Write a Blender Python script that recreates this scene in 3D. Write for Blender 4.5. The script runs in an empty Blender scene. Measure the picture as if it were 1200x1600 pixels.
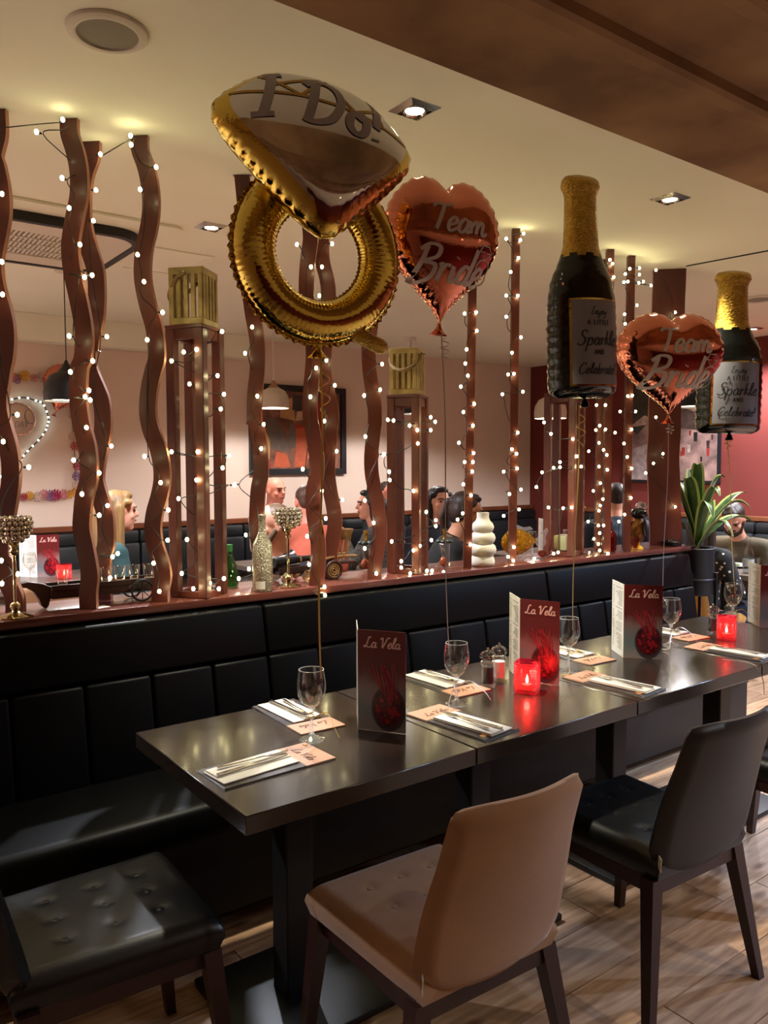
import bpy, bmesh, math, random
from mathutils import Vector, Matrix, Quaternion
random.seed(11)
sc = bpy.context.scene
col = sc.collection
R = math.radians
PI = math.pi

# ------------------------------------------------------------------ camera
FPX, YAW, PITCH, ROLL = 1246.0, R(36.717), R(3.372), R(-0.188)
CAM = Vector((0, 0, 1.5))
_f = Vector((math.sin(YAW) * math.cos(PITCH), math.cos(YAW) * math.cos(PITCH), -math.sin(PITCH)))
_r = _f.cross(Vector((0, 0, 1))).normalized()
_u = _r.cross(_f)
RIGHT = math.cos(ROLL) * _r + math.sin(ROLL) * _u
UP = -math.sin(ROLL) * _r + math.cos(ROLL) * _u
cd = bpy.data.cameras.new('camera')
cd.sensor_fit = 'VERTICAL'; cd.sensor_height = 24.0; cd.lens = FPX / 1600 * 24.0
cd.clip_start = 0.02; cd.clip_end = 60
co = bpy.data.objects.new('camera', cd); col.objects.link(co)
co.matrix_world = Matrix(((RIGHT.x, UP.x, -_f.x, CAM.x), (RIGHT.y, UP.y, -_f.y, CAM.y), (RIGHT.z, UP.z, -_f.z, CAM.z), (0, 0, 0, 1)))
sc.camera = co

def ray(px, py):
    return RIGHT * ((px - 600) / FPX) - UP * ((py - 800) / FPX) + _f
def atY(px, py, Y):
    d = ray(px, py); return CAM + d * (Y / d.y)
def atZ(px, py, Z):
    d = ray(px, py); return CAM + d * ((Z - CAM.z) / d.z)
def atX(px, py, X):
    d = ray(px, py); return CAM + d * (X / d.x)

# ------------------------------------------------------------------ world and exposure
w = bpy.data.worlds.new('world'); sc.world = w; w.use_nodes = True
w.node_tree.nodes['Background'].inputs[0].default_value = (1.0, 0.80, 0.58, 1)
w.node_tree.nodes['Background'].inputs[1].default_value = 0.02
vs = sc.view_settings
vs.view_transform = 'Standard'; vs.look = 'None'; vs.gamma = 1.0; vs.use_curve_mapping = False
vs.exposure = 1.08
try:
    sc.cycles.use_denoising = True
    sc.cycles.max_bounces = 10; sc.cycles.transparent_max_bounces = 12
    sc.cycles.sample_clamp_indirect = 4.0; sc.cycles.blur_glossy = 0.5
    sc.cycles.caustics_reflective = False; sc.cycles.caustics_refractive = False
except Exception:
    pass
DOWNLIGHT_W = 120.0      # ceiling spots over the long table
HALL_W = 35.0           # ceiling spots on the near side of the beam
PENDANT_W = 30.0        # pendant lamps of the far dining area
BULB_E = 22.0           # fairy-light bulbs

# ------------------------------------------------------------------ materials
def lin(c):
    return tuple((x / 255 / 12.92) if x / 255 <= 0.04045 else ((x / 255 + 0.055) / 1.055) ** 2.4 for x in c)
_M = {}
def mat(name, rgb, rough=0.5, metal=0.0, spec=0.5, vary=0.0, vscale=8.0, bump=0.0, bscale=60.0, emit=None, estr=0.0,
        trans=0.0, ior=1.45, coat=0.0, sheen=0.0, rgb2=None, stretch=(1, 1, 1), sss=0.0, alpha=1.0):
    if name in _M: return _M[name]
    m = bpy.data.materials.new(name); m.use_nodes = True
    nt = m.node_tree; N = nt.nodes; b = N['Principled BSDF']
    c = lin(rgb) + (1,)
    b.inputs['Base Color'].default_value = c
    b.inputs['Roughness'].default_value = rough; b.inputs['Metallic'].default_value = metal
    b.inputs['Specular IOR Level'].default_value = spec; b.inputs['IOR'].default_value = ior
    b.inputs['Transmission Weight'].default_value = trans; b.inputs['Coat Weight'].default_value = coat
    b.inputs['Coat Roughness'].default_value = 0.1
    b.inputs['Sheen Weight'].default_value = sheen; b.inputs['Subsurface Weight'].default_value = sss
    b.inputs['Subsurface Radius'].default_value = (0.02, 0.008, 0.004)
    b.inputs['Alpha'].default_value = alpha
    if emit:
        b.inputs['Emission Color'].default_value = lin(emit) + (1,); b.inputs['Emission Strength'].default_value = estr
    if vary or bump:
        tc = N.new('ShaderNodeTexCoord'); mp = N.new('ShaderNodeMapping'); mp.inputs['Scale'].default_value = stretch
        nt.links.new(tc.outputs['Object'], mp.inputs['Vector'])
    if vary:
        n = N.new('ShaderNodeTexNoise'); n.inputs['Scale'].default_value = vscale; n.inputs['Detail'].default_value = 5
        nt.links.new(mp.outputs[0], n.inputs['Vector'])
        rp = N.new('ShaderNodeValToRGB')
        c2 = lin(rgb2) if rgb2 else tuple(x * (1 - vary) for x in c[:3])
        rp.color_ramp.elements[0].position = 0.34; rp.color_ramp.elements[1].position = 0.66
        rp.color_ramp.elements[0].color = tuple(c2) + (1,); rp.color_ramp.elements[1].color = c
        nt.links.new(n.outputs['Fac'], rp.inputs['Fac']); nt.links.new(rp.outputs['Color'], b.inputs['Base Color'])
    if bump:
        n2 = N.new('ShaderNodeTexNoise'); n2.inputs['Scale'].default_value = bscale; n2.inputs['Detail'].default_value = 4
        nt.links.new(mp.outputs[0], n2.inputs['Vector'])
        bp = N.new('ShaderNodeBump'); bp.inputs['Strength'].default_value = bump; bp.inputs['Distance'].default_value = 0.01
        nt.links.new(n2.outputs['Fac'], bp.inputs['Height']); nt.links.new(bp.outputs['Normal'], b.inputs['Normal'])
    _M[name] = m; return m

def glassmat(name, rgb, rough=0.02, tint=0.0):
    """thin clear or coloured glass: fresnel gloss over a tinted see-through layer, cheap and noise-free"""
    if name in _M: return _M[name]
    m = bpy.data.materials.new(name); m.use_nodes = True; nt = m.node_tree; N = nt.nodes
    N.remove(N['Principled BSDF']); out = N['Material Output']
    t = N.new('ShaderNodeBsdfTransparent'); t.inputs[0].default_value = lin(rgb) + (1,)
    g = N.new('ShaderNodeBsdfGlossy'); g.inputs['Roughness'].default_value = rough; g.inputs['Color'].default_value = (1, 1, 1, 1)
    lw = N.new('ShaderNodeLayerWeight'); lw.inputs['Blend'].default_value = 0.5
    pw_ = N.new('ShaderNodeMath'); pw_.operation = 'POWER'; pw_.inputs[1].default_value = 3.0; nt.links.new(lw.outputs['Facing'], pw_.inputs[0])
    ma = N.new('ShaderNodeMath'); ma.operation = 'MULTIPLY_ADD'; ma.inputs[1].default_value = 0.75; ma.inputs[2].default_value = 0.07; nt.links.new(pw_.outputs[0], ma.inputs[0])
    mx = N.new('ShaderNodeMixShader'); nt.links.new(ma.outputs[0], mx.inputs[0])
    nt.links.new(t.outputs[0], mx.inputs[1]); nt.links.new(g.outputs[0], mx.inputs[2])
    last = mx
    if tint:
        d = N.new('ShaderNodeBsdfTranslucent'); d.inputs[0].default_value = lin(rgb) + (1,)
        mx2 = N.new('ShaderNodeMixShader'); mx2.inputs[0].default_value = tint
        nt.links.new(mx.outputs[0], mx2.inputs[1]); nt.links.new(d.outputs[0], mx2.inputs[2]); last = mx2
    nt.links.new(last.outputs[0], out.inputs['Surface'])
    _M[name] = m; return m

# ------------------------------------------------------------------ mesh builder
class MB:
    def __init__(s): s.v = []; s.f = []; s.m = []; s.cur = 0
    def add(s, vs, fs):
        o = len(s.v); s.v += [tuple(v) for v in vs]
        for f in fs: s.f.append(tuple(i + o for i in f)); s.m.append(s.cur)
        return s
    def box(s, c, d, rz=0.0, M=None):
        hx, hy, hz = d[0] / 2, d[1] / 2, d[2] / 2; c = Vector(c); q = Matrix.Rotation(rz, 3, 'Z')
        vs = [c + q @ Vector((x * hx, y * hy, z * hz)) for z in (-1, 1) for y in (-1, 1) for x in (-1, 1)]
        if M is not None: vs = [M @ v for v in vs]
        return s.add(vs, [(0, 2, 3, 1), (4, 5, 7, 6), (0, 1, 5, 4), (2, 6, 7, 3), (0, 4, 6, 2), (1, 3, 7, 5)])
    def rbox(s, c, d, r=0.01, seg=2, rz=0.0, M=None):
        bm = bmesh.new(); bmesh.ops.create_cube(bm, size=1.0)
        for v in bm.verts: v.co = Vector((v.co.x * d[0], v.co.y * d[1], v.co.z * d[2]))
        bmesh.ops.bevel(bm, geom=bm.edges[:], offset=r, segments=seg, profile=0.5, affect='EDGES')
        c = Vector(c); q = Matrix.Rotation(rz, 3, 'Z')
        vs = [c + q @ v.co for v in bm.verts]
        if M is not None: vs = [M @ v for v in vs]
        bm.verts.index_update()
        s.add(vs, [tuple(v.index for v in f.verts) for f in bm.faces]); bm.free(); return s
    def tube(s, path, r, n=8, caps=True, closed=False):
        P = [Vector(p) for p in path]; k = len(P)
        rs = r if isinstance(r, (list, tuple)) else [r] * k
        vs = []; prev = None
        for i, p in enumerate(P):
            a = P[(i - 1) % k] if closed else P[max(i - 1, 0)]
            b = P[(i + 1) % k] if closed else P[min(i + 1, k - 1)]
            t = (b - a); t = t.normalized() if t.length > 1e-9 else Vector((0, 0, 1))
            if prev is None:
                u = t.orthogonal().normalized()
            else:
                u = prev - t * prev.dot(t); u = u.normalized() if u.length > 1e-6 else t.orthogonal().normalized()
            prev = u; wv = t.cross(u)
            vs += [p + rs[i] * (math.cos(2 * PI * j / n) * u + math.sin(2 * PI * j / n) * wv) for j in range(n)]
        fs = []
        for i in range(k if closed else k - 1):
            i2 = (i + 1) % k
            for j in range(n): fs.append((i * n + j, i * n + (j + 1) % n, i2 * n + (j + 1) % n, i2 * n + j))
        if caps and not closed: fs += [tuple(reversed(range(n))), tuple(range((k - 1) * n, k * n))]
        return s.add(vs, fs)
    def lathe(s, prof, n=24, c=(0, 0, 0), M=None, sx=1.0, sy=1.0, power=None):
        c = Vector(c); vs = []; idx = []
        for r, z in prof:
            if r < 1e-6:
                idx.append([len(vs)]); vs.append(c + Vector((0, 0, z)))
            else:
                row = []
                for j in range(n):
                    a = 2 * PI * j / n; ca, sa = math.cos(a), math.sin(a)
                    if power:
                        k = (abs(ca) ** power + abs(sa) ** power) ** (-1 / power); ca *= k; sa *= k
                    row.append(len(vs)); vs.append(c + Vector((r * ca * sx, r * sa * sy, z)))
                idx.append(row)
        fs = []
        for a, b in zip(idx[:-1], idx[1:]):
            for j in range(n):
                j2 = (j + 1) % n
                if len(a) == 1 and len(b) == 1: continue
                if len(a) == 1: fs.append((a[0], b[j2], b[j]))
                elif len(b) == 1: fs.append((a[j], a[j2], b[0]))
                else: fs.append((a[j], a[j2], b[j2], b[j]))
        if M is not None: vs = [M @ v for v in vs]
        return s.add(vs, fs)
    def prism(s, poly, z0, z1, M=None):
        n = len(poly)
        vs = [Vector((p[0], p[1], z0)) for p in poly] + [Vector((p[0], p[1], z1)) for p in poly]
        if M is not None: vs = [M @ v for v in vs]
        return s.add(vs, [tuple(reversed(range(n))), tuple(range(n, 2 * n))] + [(i, (i + 1) % n, n + (i + 1) % n, n + i) for i in range(n)])
    def grid(s, fn, nu, nv, cu=False, cv=False):
        vs = [fn(i / (nu if cu else nu - 1), j / (nv if cv else nv - 1)) for j in range(nv) for i in range(nu)]
        fs = []
        for j in range(nv if cv else nv - 1):
            for i in range(nu if cu else nu - 1):
                i2, j2 = (i + 1) % nu, (j + 1) % nv
                fs.append((j * nu + i, j * nu + i2, j2 * nu + i2, j2 * nu + i))
        return s.add(vs, fs)
    def ell(s, c, rad, nu=14, nv=9, M=None):
        c = Vector(c)
        prof = [(math.sin(PI * i / nv), -math.cos(PI * i / nv)) for i in range(nv + 1)]
        prof[0] = (0, -1); prof[-1] = (0, 1)
        o = len(s.v); s.lathe(prof, nu)
        for i in range(o, len(s.v)):
            v = Vector(s.v[i]); v = Vector((v.x * rad[0], v.y * rad[1], v.z * rad[2]))
            if M is not None: v = M @ v
            s.v[i] = tuple(c + v)
        return s
    def cap(s, p0, p1, r0, r1, n=10):
        """tapered capsule"""
        p0, p1 = Vector(p0), Vector(p1); d = p1 - p0; L = d.length or 1e-6
        q = Vector((0, 0, 1)).rotation_difference(d.normalized()).to_matrix()
        prof = [(0, -r0)] + [(r0 * math.sin(a), -r0 * math.cos(a)) for a in (PI / 6, PI / 3, PI / 2)]
        prof += [(r1 * math.sin(a), L - r1 * math.cos(a)) for a in (PI / 2, PI * 2 / 3, PI * 5 / 6)] + [(0, L + r1)]
        o = len(s.v); s.lathe(prof, n)
        for i in range(o, len(s.v)): s.v[i] = tuple(p0 + q @ Vector(s.v[i]))
        return s
    def xf(s, M, start=0):
        for i in range(start, len(s.v)): s.v[i] = tuple(M @ Vector(s.v[i]))
        return s
    def mesh(s, name, mats, smooth=False, ang=38):
        me = bpy.data.meshes.new(name); me.from_pydata(s.v, [], s.f)
        for m in (mats if isinstance(mats, (list, tuple)) else [mats]): me.materials.append(m)
        me.polygons.foreach_set('material_index', s.m)
        if smooth:
            me.polygons.foreach_set('use_smooth', [True] * len(me.polygons))
            me.update(); me.set_sharp_from_angle(angle=R(ang))
        me.update(); return me
    def build(s, name, mats, parent=None, smooth=False, loc=None, rz=0.0, rot=None, ang=38):
        return link(name, s.mesh(name, mats, smooth, ang), parent, loc, rz, rot)

def link(name, me, parent=None, loc=None, rz=0.0, rot=None):
    o = bpy.data.objects.new(name, me); col.objects.link(o)
    if parent is not None: o.parent = parent
    if loc is not None: o.location = loc
    o.rotation_euler = rot if rot is not None else (0, 0, rz)
    return o
def tag(o, label=None, cat=None, group=None, kind=None):
    if label: o['label'] = label
    if cat: o['category'] = cat
    if group: o['group'] = group
    if kind: o['kind'] = kind
    return o
def thing(name, label, cat, loc=(0, 0, 0), rz=0.0, group=None, rot=None):
    o = bpy.data.objects.new(name, None); col.objects.link(o)
    o.empty_display_size = 0.05; o.location = loc; o.rotation_euler = rot if rot is not None else (0, 0, rz)
    return tag(o, label, cat, group)
def struct(o): return tag(o, kind='structure')
def copy_tree(o, parent=None):
    c = o.copy(); col.objects.link(c); c.parent = parent
    for ch in list(o.children): copy_tree(ch, c)
    return c
def lamp(name, kind, loc, watts, rgb, parent=None, size=0.03, spot=None, blend=0.6, rot=None):
    l = bpy.data.lights.new(name, kind); l.energy = watts; l.color = lin(rgb)
    if kind in ('POINT', 'SPOT'): l.shadow_soft_size = size
    if kind == 'SPOT': l.spot_size = spot; l.spot_blend = blend
    o = bpy.data.objects.new(name, l); col.objects.link(o); o.location = loc
    if rot: o.rotation_euler = rot
    if parent is not None: o.parent = parent
    return o
def smooth_path(pts, n=6):
    """Catmull-Rom through points of any dimension (tuples)"""
    P = [tuple(p) for p in pts]; out = []
    for i in range(len(P) - 1):
        p0, p1, p2, p3 = P[max(i - 1, 0)], P[i], P[i + 1], P[min(i + 2, len(P) - 1)]
        for k in range(n):
            t = k / n
            out.append(tuple(0.5 * (2 * b + (c - a) * t + (2 * a - 5 * b + 4 * c - d) * t * t + (-a + 3 * b - 3 * c + d) * t ** 3)
                             for a, b, c, d in zip(p0, p1, p2, p3)))
    out.append(P[-1]); return out
def interp(tab, x):
    if x <= tab[0][0]: return tab[0][1]
    for (a, b), (c, d) in zip(tab[:-1], tab[1:]):
        if x <= c: return b + (d - b) * (x - a) / (c - a)
    return tab[-1][1]
def fuse(mb, voxel, smooth_it=4):
    """melt overlapping closed pieces into one continuous skin"""
    me = bpy.data.meshes.new('tmp'); me.from_pydata(mb.v, [], mb.f)
    o = bpy.data.objects.new('tmp', me); col.objects.link(o)
    r_ = o.modifiers.new('r', 'REMESH'); r_.mode = 'VOXEL'; r_.voxel_size = voxel; r_.use_smooth_shade = True
    if smooth_it:
        s_ = o.modifiers.new('s', 'SMOOTH'); s_.factor = 0.5; s_.iterations = smooth_it
    dg = bpy.context.evaluated_depsgraph_get()
    new = bpy.data.meshes.new_from_object(o.evaluated_get(dg))
    bpy.data.objects.remove(o); bpy.data.meshes.remove(me)
    new.polygons.foreach_set('use_smooth', [True] * len(new.polygons))
    return new

# ------------------------------------------------------------------ pen-stroke lettering
SCRIPT = {
 'L': (.72, [[(.60,.90),(.46,1.0),(.36,.84),(.30,.42),(.20,.08),(.06,.03),(.06,.15),(.26,.10),(.50,0),(.74,.12)]]),
 'a': (.50, [[(.40,.42),(.24,.50),(.08,.30),(.08,.08),(.20,0),(.35,.14),(.43,.46),(.39,.10),(.47,.02),(.56,.12)]]),
 'V': (.74, [[(.00,.76),(.10,.95),(.20,.90),(.24,.45),(.28,.02),(.46,.45),(.62,.88),(.80,1.0),(.86,.9)]]),
 'e': (.42, [[(.05,.20),(.28,.28),(.36,.42),(.24,.52),(.08,.34),(.08,.10),(.20,0),(.44,.14)]]),
 'l': (.30, [[(.02,.15),(.25,.70),(.28,.98),(.17,.95),(.10,.40),(.14,.03),(.32,.12)]]),
 'T': (.66, [[(.02,.86),(.2,.97),(.5,.93),(.78,1.0)],[(.44,.94),(.38,.5),(.30,.02)]]),
 'm': (.78, [[(.04,.46),(.08,.02)],[(.07,.25),(.2,.47),(.30,.42),(.32,.02)],[(.32,.25),(.45,.47),(.56,.42),(.58,.08),(.68,.02),(.8,.14)]]),
 'B': (.66, [[(.20,.94),(.16,.5),(.06,0)],[(.02,.84),(.26,1.0),(.56,.92),(.54,.66),(.22,.53),(.56,.44),(.56,.14),(.32,0),(.08,.06)]]),
 'r': (.40, [[(.04,.42),(.12,.46),(.10,.02)],[(.11,.24),(.22,.45),(.38,.44)]]),
 'i': (.24, [[(.08,.44),(.07,.08),(.14,.01),(.26,.12)],[(.13,.66),(.14,.69)]]),
 'd': (.52, [[(.38,.42),(.22,.48),(.07,.28),(.10,.04),(.24,.02),(.38,.2),(.50,1.0)],[(.44,.6),(.39,.10),(.46,.01),(.56,.12)]]),
 'I': (.44, [[(.16,.96),(.48,1.0)],[(.32,.98),(.26,.5),(.18,.03)],[(.0,.02),(.36,.05)]]),
 'D': (.80, [[(.28,.92),(.22,.5),(.12,.02)],[(.08,.82),(.30,1.0),(.62,.92),(.72,.55),(.54,.14),(.24,0),(.04,.06)]]),
 'o': (.50, [[(.28,.48),(.10,.36),(.08,.12),(.22,0),(.38,.12),(.40,.38),(.28,.48),(.30,.36),(.52,.38)]]),
 '!': (.28, [[(.20,1.0),(.12,.3)],[(.09,.07),(.10,.03)]]),
 'S': (.60, [[(.56,.84),(.46,1.0),(.26,.92),(.24,.68),(.44,.46),(.44,.14),(.22,0),(.02,.12)]]),
 'p': (.50, [[(.10,.48),(.06,.0),(.0,-.42)],[(.09,.28),(.26,.48),(.42,.36),(.36,.06),(.18,0),(.09,.1)]]),
 'k': (.46, [[(.20,.98),(.12,.5),(.06,.02)],[(.40,.50),(.24,.46),(.12,.26),(.26,.2),(.34,.04),(.48,.08)]]),
 'C': (.62, [[(.58,.80),(.48,1.0),(.24,.88),(.08,.5),(.12,.1),(.32,0),(.58,.2)]]),
 'b': (.46, [[(.18,.98),(.10,.4),(.10,.06),(.24,0),(.38,.2),(.34,.42),(.2,.44),(.12,.24)]]),
 't': (.34, [[(.20,.80),(.12,.2),(.18,.01),(.34,.12)],[(.02,.50),(.34,.56)]]),
 'E': (.56, [[(.54,.88),(.36,1.0),(.18,.84),(.32,.58),(.12,.4),(.08,.12),(.28,0),(.54,.14)]]),
 'n': (.52, [[(.04,.46),(.08,.02)],[(.07,.25),(.2,.47),(.32,.42),(.33,.08),(.42,.01),(.54,.14)]]),
 'j': (.28, [[(.14,.44),(.10,-.2),(.0,-.42),(-.1,-.3)],[(.18,.66),(.19,.69)]]),
 'y': (.50, [[(.04,.46),(.08,.14),(.22,.08),(.38,.4)],[(.42,.48),(.30,-.1),(.14,-.42),(.0,-.3)]]),
 'A': (.72, [[(.02,0),(.34,1.0),(.6,0)],[(.14,.36),(.5,.36)]]),
 'N': (.72, [[(.06,0),(.06,1),(.58,0),(.58,1)]]),
 ' ': (.34, []),
}
BLOCK = {
 'A': (.74, [[(.02,0),(.32,1)],[(.32,1),(.62,0)],[(.13,.34),(.51,.34)]]), 'L': (.6, [[(.06,1),(.06,0)],[(.06,0),(.46,0)]]),
 'I': (.26, [[(.08,1),(.08,0)]]), 'T': (.66, [[(.02,1),(.58,1)],[(.3,1),(.3,0)]]),
 'E': (.6, [[(.06,1),(.06,0)],[(.06,1),(.46,1)],[(.06,.52),(.4,.52)],[(.06,0),(.46,0)]]),
 'N': (.74, [[(.06,0),(.06,1)],[(.06,1),(.58,0)],[(.58,0),(.58,1)]]), 'D': (.72, [[(.06,0),(.06,1)],[(.06,1),(.36,.96),(.58,.7),(.58,.3),(.36,.04),(.06,0)]]),
 'Y': (.66, [[(.02,1),(.3,.5)],[(.58,1),(.3,.5)],[(.3,.5),(.3,0)]]), 'H': (.7, [[(.06,0),(.06,1)],[(.54,0),(.54,1)],[(.06,.5),(.54,.5)]]),
 'P': (.6, [[(.06,0),(.06,1)],[(.06,1),(.4,.96),(.48,.74),(.4,.5),(.06,.48)]]), 'B': (.62, [[(.06,0),(.06,1),(.4,.96),(.4,.56),(.06,.52),(.46,.46),(.46,.06),(.06,0)]]),
 ' ': (.4, []),
}
def lettering(mb, text, h, wd, fn, table=SCRIPT, slant=0.18, center=True, track=0.0, n=5):
    """pen strokes as flat ribbons; fn(x, y) maps the writing plane to 3-D"""
    tot = sum(table[c][0] + track for c in text) * h; x0 = -tot / 2 if center else 0.0
    for c in text:
        adv, strokes = table[c]
        for st in strokes:
            pts = smooth_path(st, n) if len(st) > 2 else st
            if len(st) == 2: pts = [tuple(a + (b - a) * k / 4 for a, b in zip(*st)) for k in range(5)]
            P = [(x0 + (p[0] + slant * p[1]) * h, p[1] * h) for p in pts]
            vs = []
            for i, p in enumerate(P):
                a, b = P[max(i - 1, 0)], P[min(i + 1, len(P) - 1)]
                dx, dy = b[0] - a[0], b[1] - a[1]; l = math.hypot(dx, dy) or 1e-6
                ww = wd * (0.65 + 0.5 * abs(dy) / l) / 2
                vs += [fn(p[0] - dy / l * ww, p[1] + dx / l * ww), fn(p[0] + dy / l * ww, p[1] - dx / l * ww)]
            mb.add(vs, [(2 * i, 2 * i + 1, 2 * i + 3, 2 * i + 2) for i in range(len(P) - 1)])
        x0 += (adv + track) * h
    return mb
# ------------------------------------------------------------------ room shell
CEIL = 2.65; SHELF = 1.01
XL, XR, YN, YB = -2.6, 7.1, -4.2, 6.6
M_ceil = mat('ceiling_paint', (242, 242, 222), 0.85, vary=0.03, vscale=2.0)
M_cream = mat('cream_wall_paint', (234, 214, 200), 0.85, vary=0.03, vscale=3.0, bump=0.03, bscale=90)
M_red = mat('maroon_wall_paint', (112, 42, 34), 0.8, vary=0.08, vscale=3.0)
M_brown = mat('mottled_brown_plaster', (166, 132, 92), 0.7, vary=0.45, vscale=3.2, bump=0.1, bscale=25, rgb2=(118, 88, 58))
def plank_mat():
    m = bpy.data.materials.new('oak_plank'); m.use_nodes = True; nt = m.node_tree; N = nt.nodes; b = N['Principled BSDF']
    tc = N.new('ShaderNodeTexCoord'); oi = N.new('ShaderNodeObjectInfo'); ad = N.new('ShaderNodeVectorMath'); ad.operation = 'ADD'
    cx = N.new('ShaderNodeCombineXYZ'); ml = N.new('ShaderNodeMath'); ml.operation = 'MULTIPLY'; ml.inputs[1].default_value = 37.0
    nt.links.new(oi.outputs['Random'], ml.inputs[0]); nt.links.new(ml.outputs[0], cx.inputs[0]); nt.links.new(ml.outputs[0], cx.inputs[1])
    nt.links.new(tc.outputs['Object'], ad.inputs[0]); nt.links.new(cx.outputs[0], ad.inputs[1])
    mp = N.new('ShaderNodeMapping'); mp.inputs['Scale'].default_value = (1.2, 11, 1); nt.links.new(ad.outputs[0], mp.inputs[0])
    n1 = N.new('ShaderNodeTexNoise'); n1.inputs['Scale'].default_value = 4; n1.inputs['Detail'].default_value = 6; nt.links.new(mp.outputs[0], n1.inputs['Vector'])
    r1 = N.new('ShaderNodeValToRGB'); e = r1.color_ramp.elements; e[0].position = .3; e[1].position = .7
    e[0].color = lin((134, 100, 74)) + (1,); e[1].color = lin((188, 152, 120)) + (1,); nt.links.new(n1.outputs['Fac'], r1.inputs[0])
    mp2 = N.new('ShaderNodeMapping'); mp2.inputs['Scale'].default_value = (3.0, 7.5, 1); nt.links.new(ad.outputs[0], mp2.inputs[0])
    vo = N.new('ShaderNodeTexVoronoi'); vo.inputs['Scale'].default_value = 1.0; nt.links.new(mp2.outputs[0], vo.inputs['Vector'])
    r2 = N.new('ShaderNodeValToRGB'); e = r2.color_ramp.elements; e[0].position = .05; e[0].color = lin((150, 120, 100)) + (1,); e[1].position = .17; e[1].color = (1, 1, 1, 1); nt.links.new(vo.outputs['Distance'], r2.inputs[0])
    mx = N.new('ShaderNodeMix'); mx.data_type = 'RGBA'; mx.blend_type = 'MULTIPLY'; mx.inputs[0].default_value = .85
    nt.links.new(r1.outputs[0], mx.inputs[6]); nt.links.new(r2.outputs[0], mx.inputs[7])
    hv = N.new('ShaderNodeHueSaturation'); mr = N.new('ShaderNodeMapRange'); mr.inputs[3].default_value = .78; mr.inputs[4].default_value = 1.12
    nt.links.new(oi.outputs['Random'], mr.inputs[0]); nt.links.new(mr.outputs[0], hv.inputs['Value']); nt.links.new(mx.outputs[2], hv.inputs['Color'])
    nt.links.new(hv.outputs[0], b.inputs['Base Color']); b.inputs['Roughness'].default_value = .5
    return m
M_plank = plank_mat()
M_sub = mat('dark_subfloor', (18, 12, 9), 0.8)
M_bench = mat('black_leatherette', (5, 5, 6), 0.43, bump=0.04, bscale=220, spec=0.12)
M_maho = mat('mahogany_stain', (104, 50, 38), 0.42, vary=0.3, vscale=6, stretch=(1, 1, 0.15), rgb2=(74, 33, 25), coat=0.05)
M_mahoedge = mat('pale_cut_wood_edge', (176, 122, 100), 0.5, vary=0.15, vscale=9)
M_trim = mat('varnished_wood_trim', (122, 68, 40), 0.4, vary=0.25, vscale=6)
M_blk = mat('black_metal', (16, 16, 17), 0.45)
M_chrome = mat('chrome', (200, 198, 190), 0.12, metal=1.0)
M_whiteplastic = mat('white_plastic', (214, 206, 190), 0.5)

def slab(name, lo, hi, m):
    c = [(a + b) / 2 for a, b in zip(lo, hi)]; d = [abs(b - a) for a, b in zip(lo, hi)]
    return struct(MB().box((0, 0, 0), d).build(name, m, loc=c))
fl = slab('floor', (XL, YN, -0.10), (XR, YB, -0.012), M_sub)
fl.location.z = -0.056
slab('ceiling', (XL - .1, YN - .1, CEIL), (XR + .1, YB + .1, CEIL + .1), M_ceil)
slab('wall_back', (XL - .1, YB, -0.1), (XR + .1, YB + .1, CEIL + .1), M_cream)
slab('wall_right', (XR, YN - .1, -0.1), (XR + .1, YB, CEIL + .1), M_red)
slab('wall_left', (XL - .1, YN - .1, -0.1), (XL, YB, CEIL + .1), M_cream)
slab('wall_front', (XL, YN - .1, -0.1), (XR, YN, CEIL + .1), M_red)
# shallow soffit along the back wall
slab('trim_3', (XL, YB - .16, 2.45), (3.35, YB - .002, CEIL - .002), M_ceil)

# floor planks: separate boards where the photo shows them, plain boards elsewhere
pw, gap = 0.19, 0.004
proto = {}
def plank(x0, x1, yc):
    L = round(x1 - x0, 3)
    if L not in proto:
        mb = MB().box((0, 0, 0), (L - gap, pw - gap, 0.012)); proto[L] = mb.mesh('plank', M_plank)
    o = link('plank', proto[L], fl); o.location = Vector(((x0 + x1) / 2, yc, -0.006)) - fl.location
row = 0; y = -0.75
while y < 3.0:
    x = 0.0 - [0, .42, .84, .21, .63, 1.05][row % 6]
    while x < 5.6:
        plank(x, x + 1.26, y); x += 1.26
    y += pw; row += 1
rest = MB()
for k in range(60):
    yy = YN + pw / 2 + k * pw
    if yy > YB - .05: break
    if -0.85 < yy < 3.0:
        rest.box((XL / 2 - .55, yy, 0), (abs(XL) - 1.15, pw - gap, 0.012)); rest.box((6.6, yy, 0), (.6, pw - gap, .012))
    else: rest.box(((XL + XR) / 2, yy, 0), (XR - XL, pw - gap, 0.012))
o = rest.build('far_planks', M_plank, fl); o.location = Vector((0, 0, -0.0065)) - fl.location; o['kind'] = 'stuff'

# heavy plastered beam with stepped mouldings on its near side
def profile_x(name, prof, x0, x1, m, smooth=False):
    n = len(prof); vs = [(x0, p[0], p[1]) for p in prof] + [(x1, p[0], p[1]) for p in prof]
    fs = [tuple(range(n)), tuple(reversed(range(n, 2 * n)))] + [((i + 1) % n, i, n + i, n + (i + 1) % n) for i in range(n)]
    return MB().add(vs, fs).build(name, m, smooth=smooth)
struct(profile_x('beam', [(1.43, CEIL - .002), (1.41, 2.40), (1.12, 2.40), (1.12, CEIL - .002)], XL, XR, M_brown))
prof = [(1.118, 2.40), (1.118, 2.374), (1.108, 2.366), (1.072, 2.366), (1.062, 2.374), (1.062, 2.398), (1.05, 2.403), (.878, 2.403), (.878, 2.380),
        (.866, 2.371), (.836, 2.371), (.824, 2.380), (.824, 2.41), (.80, 2.43), (.74, 2.47), (.70, 2.54), (.70, CEIL - .002), (1.118, CEIL - .002)]
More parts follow.
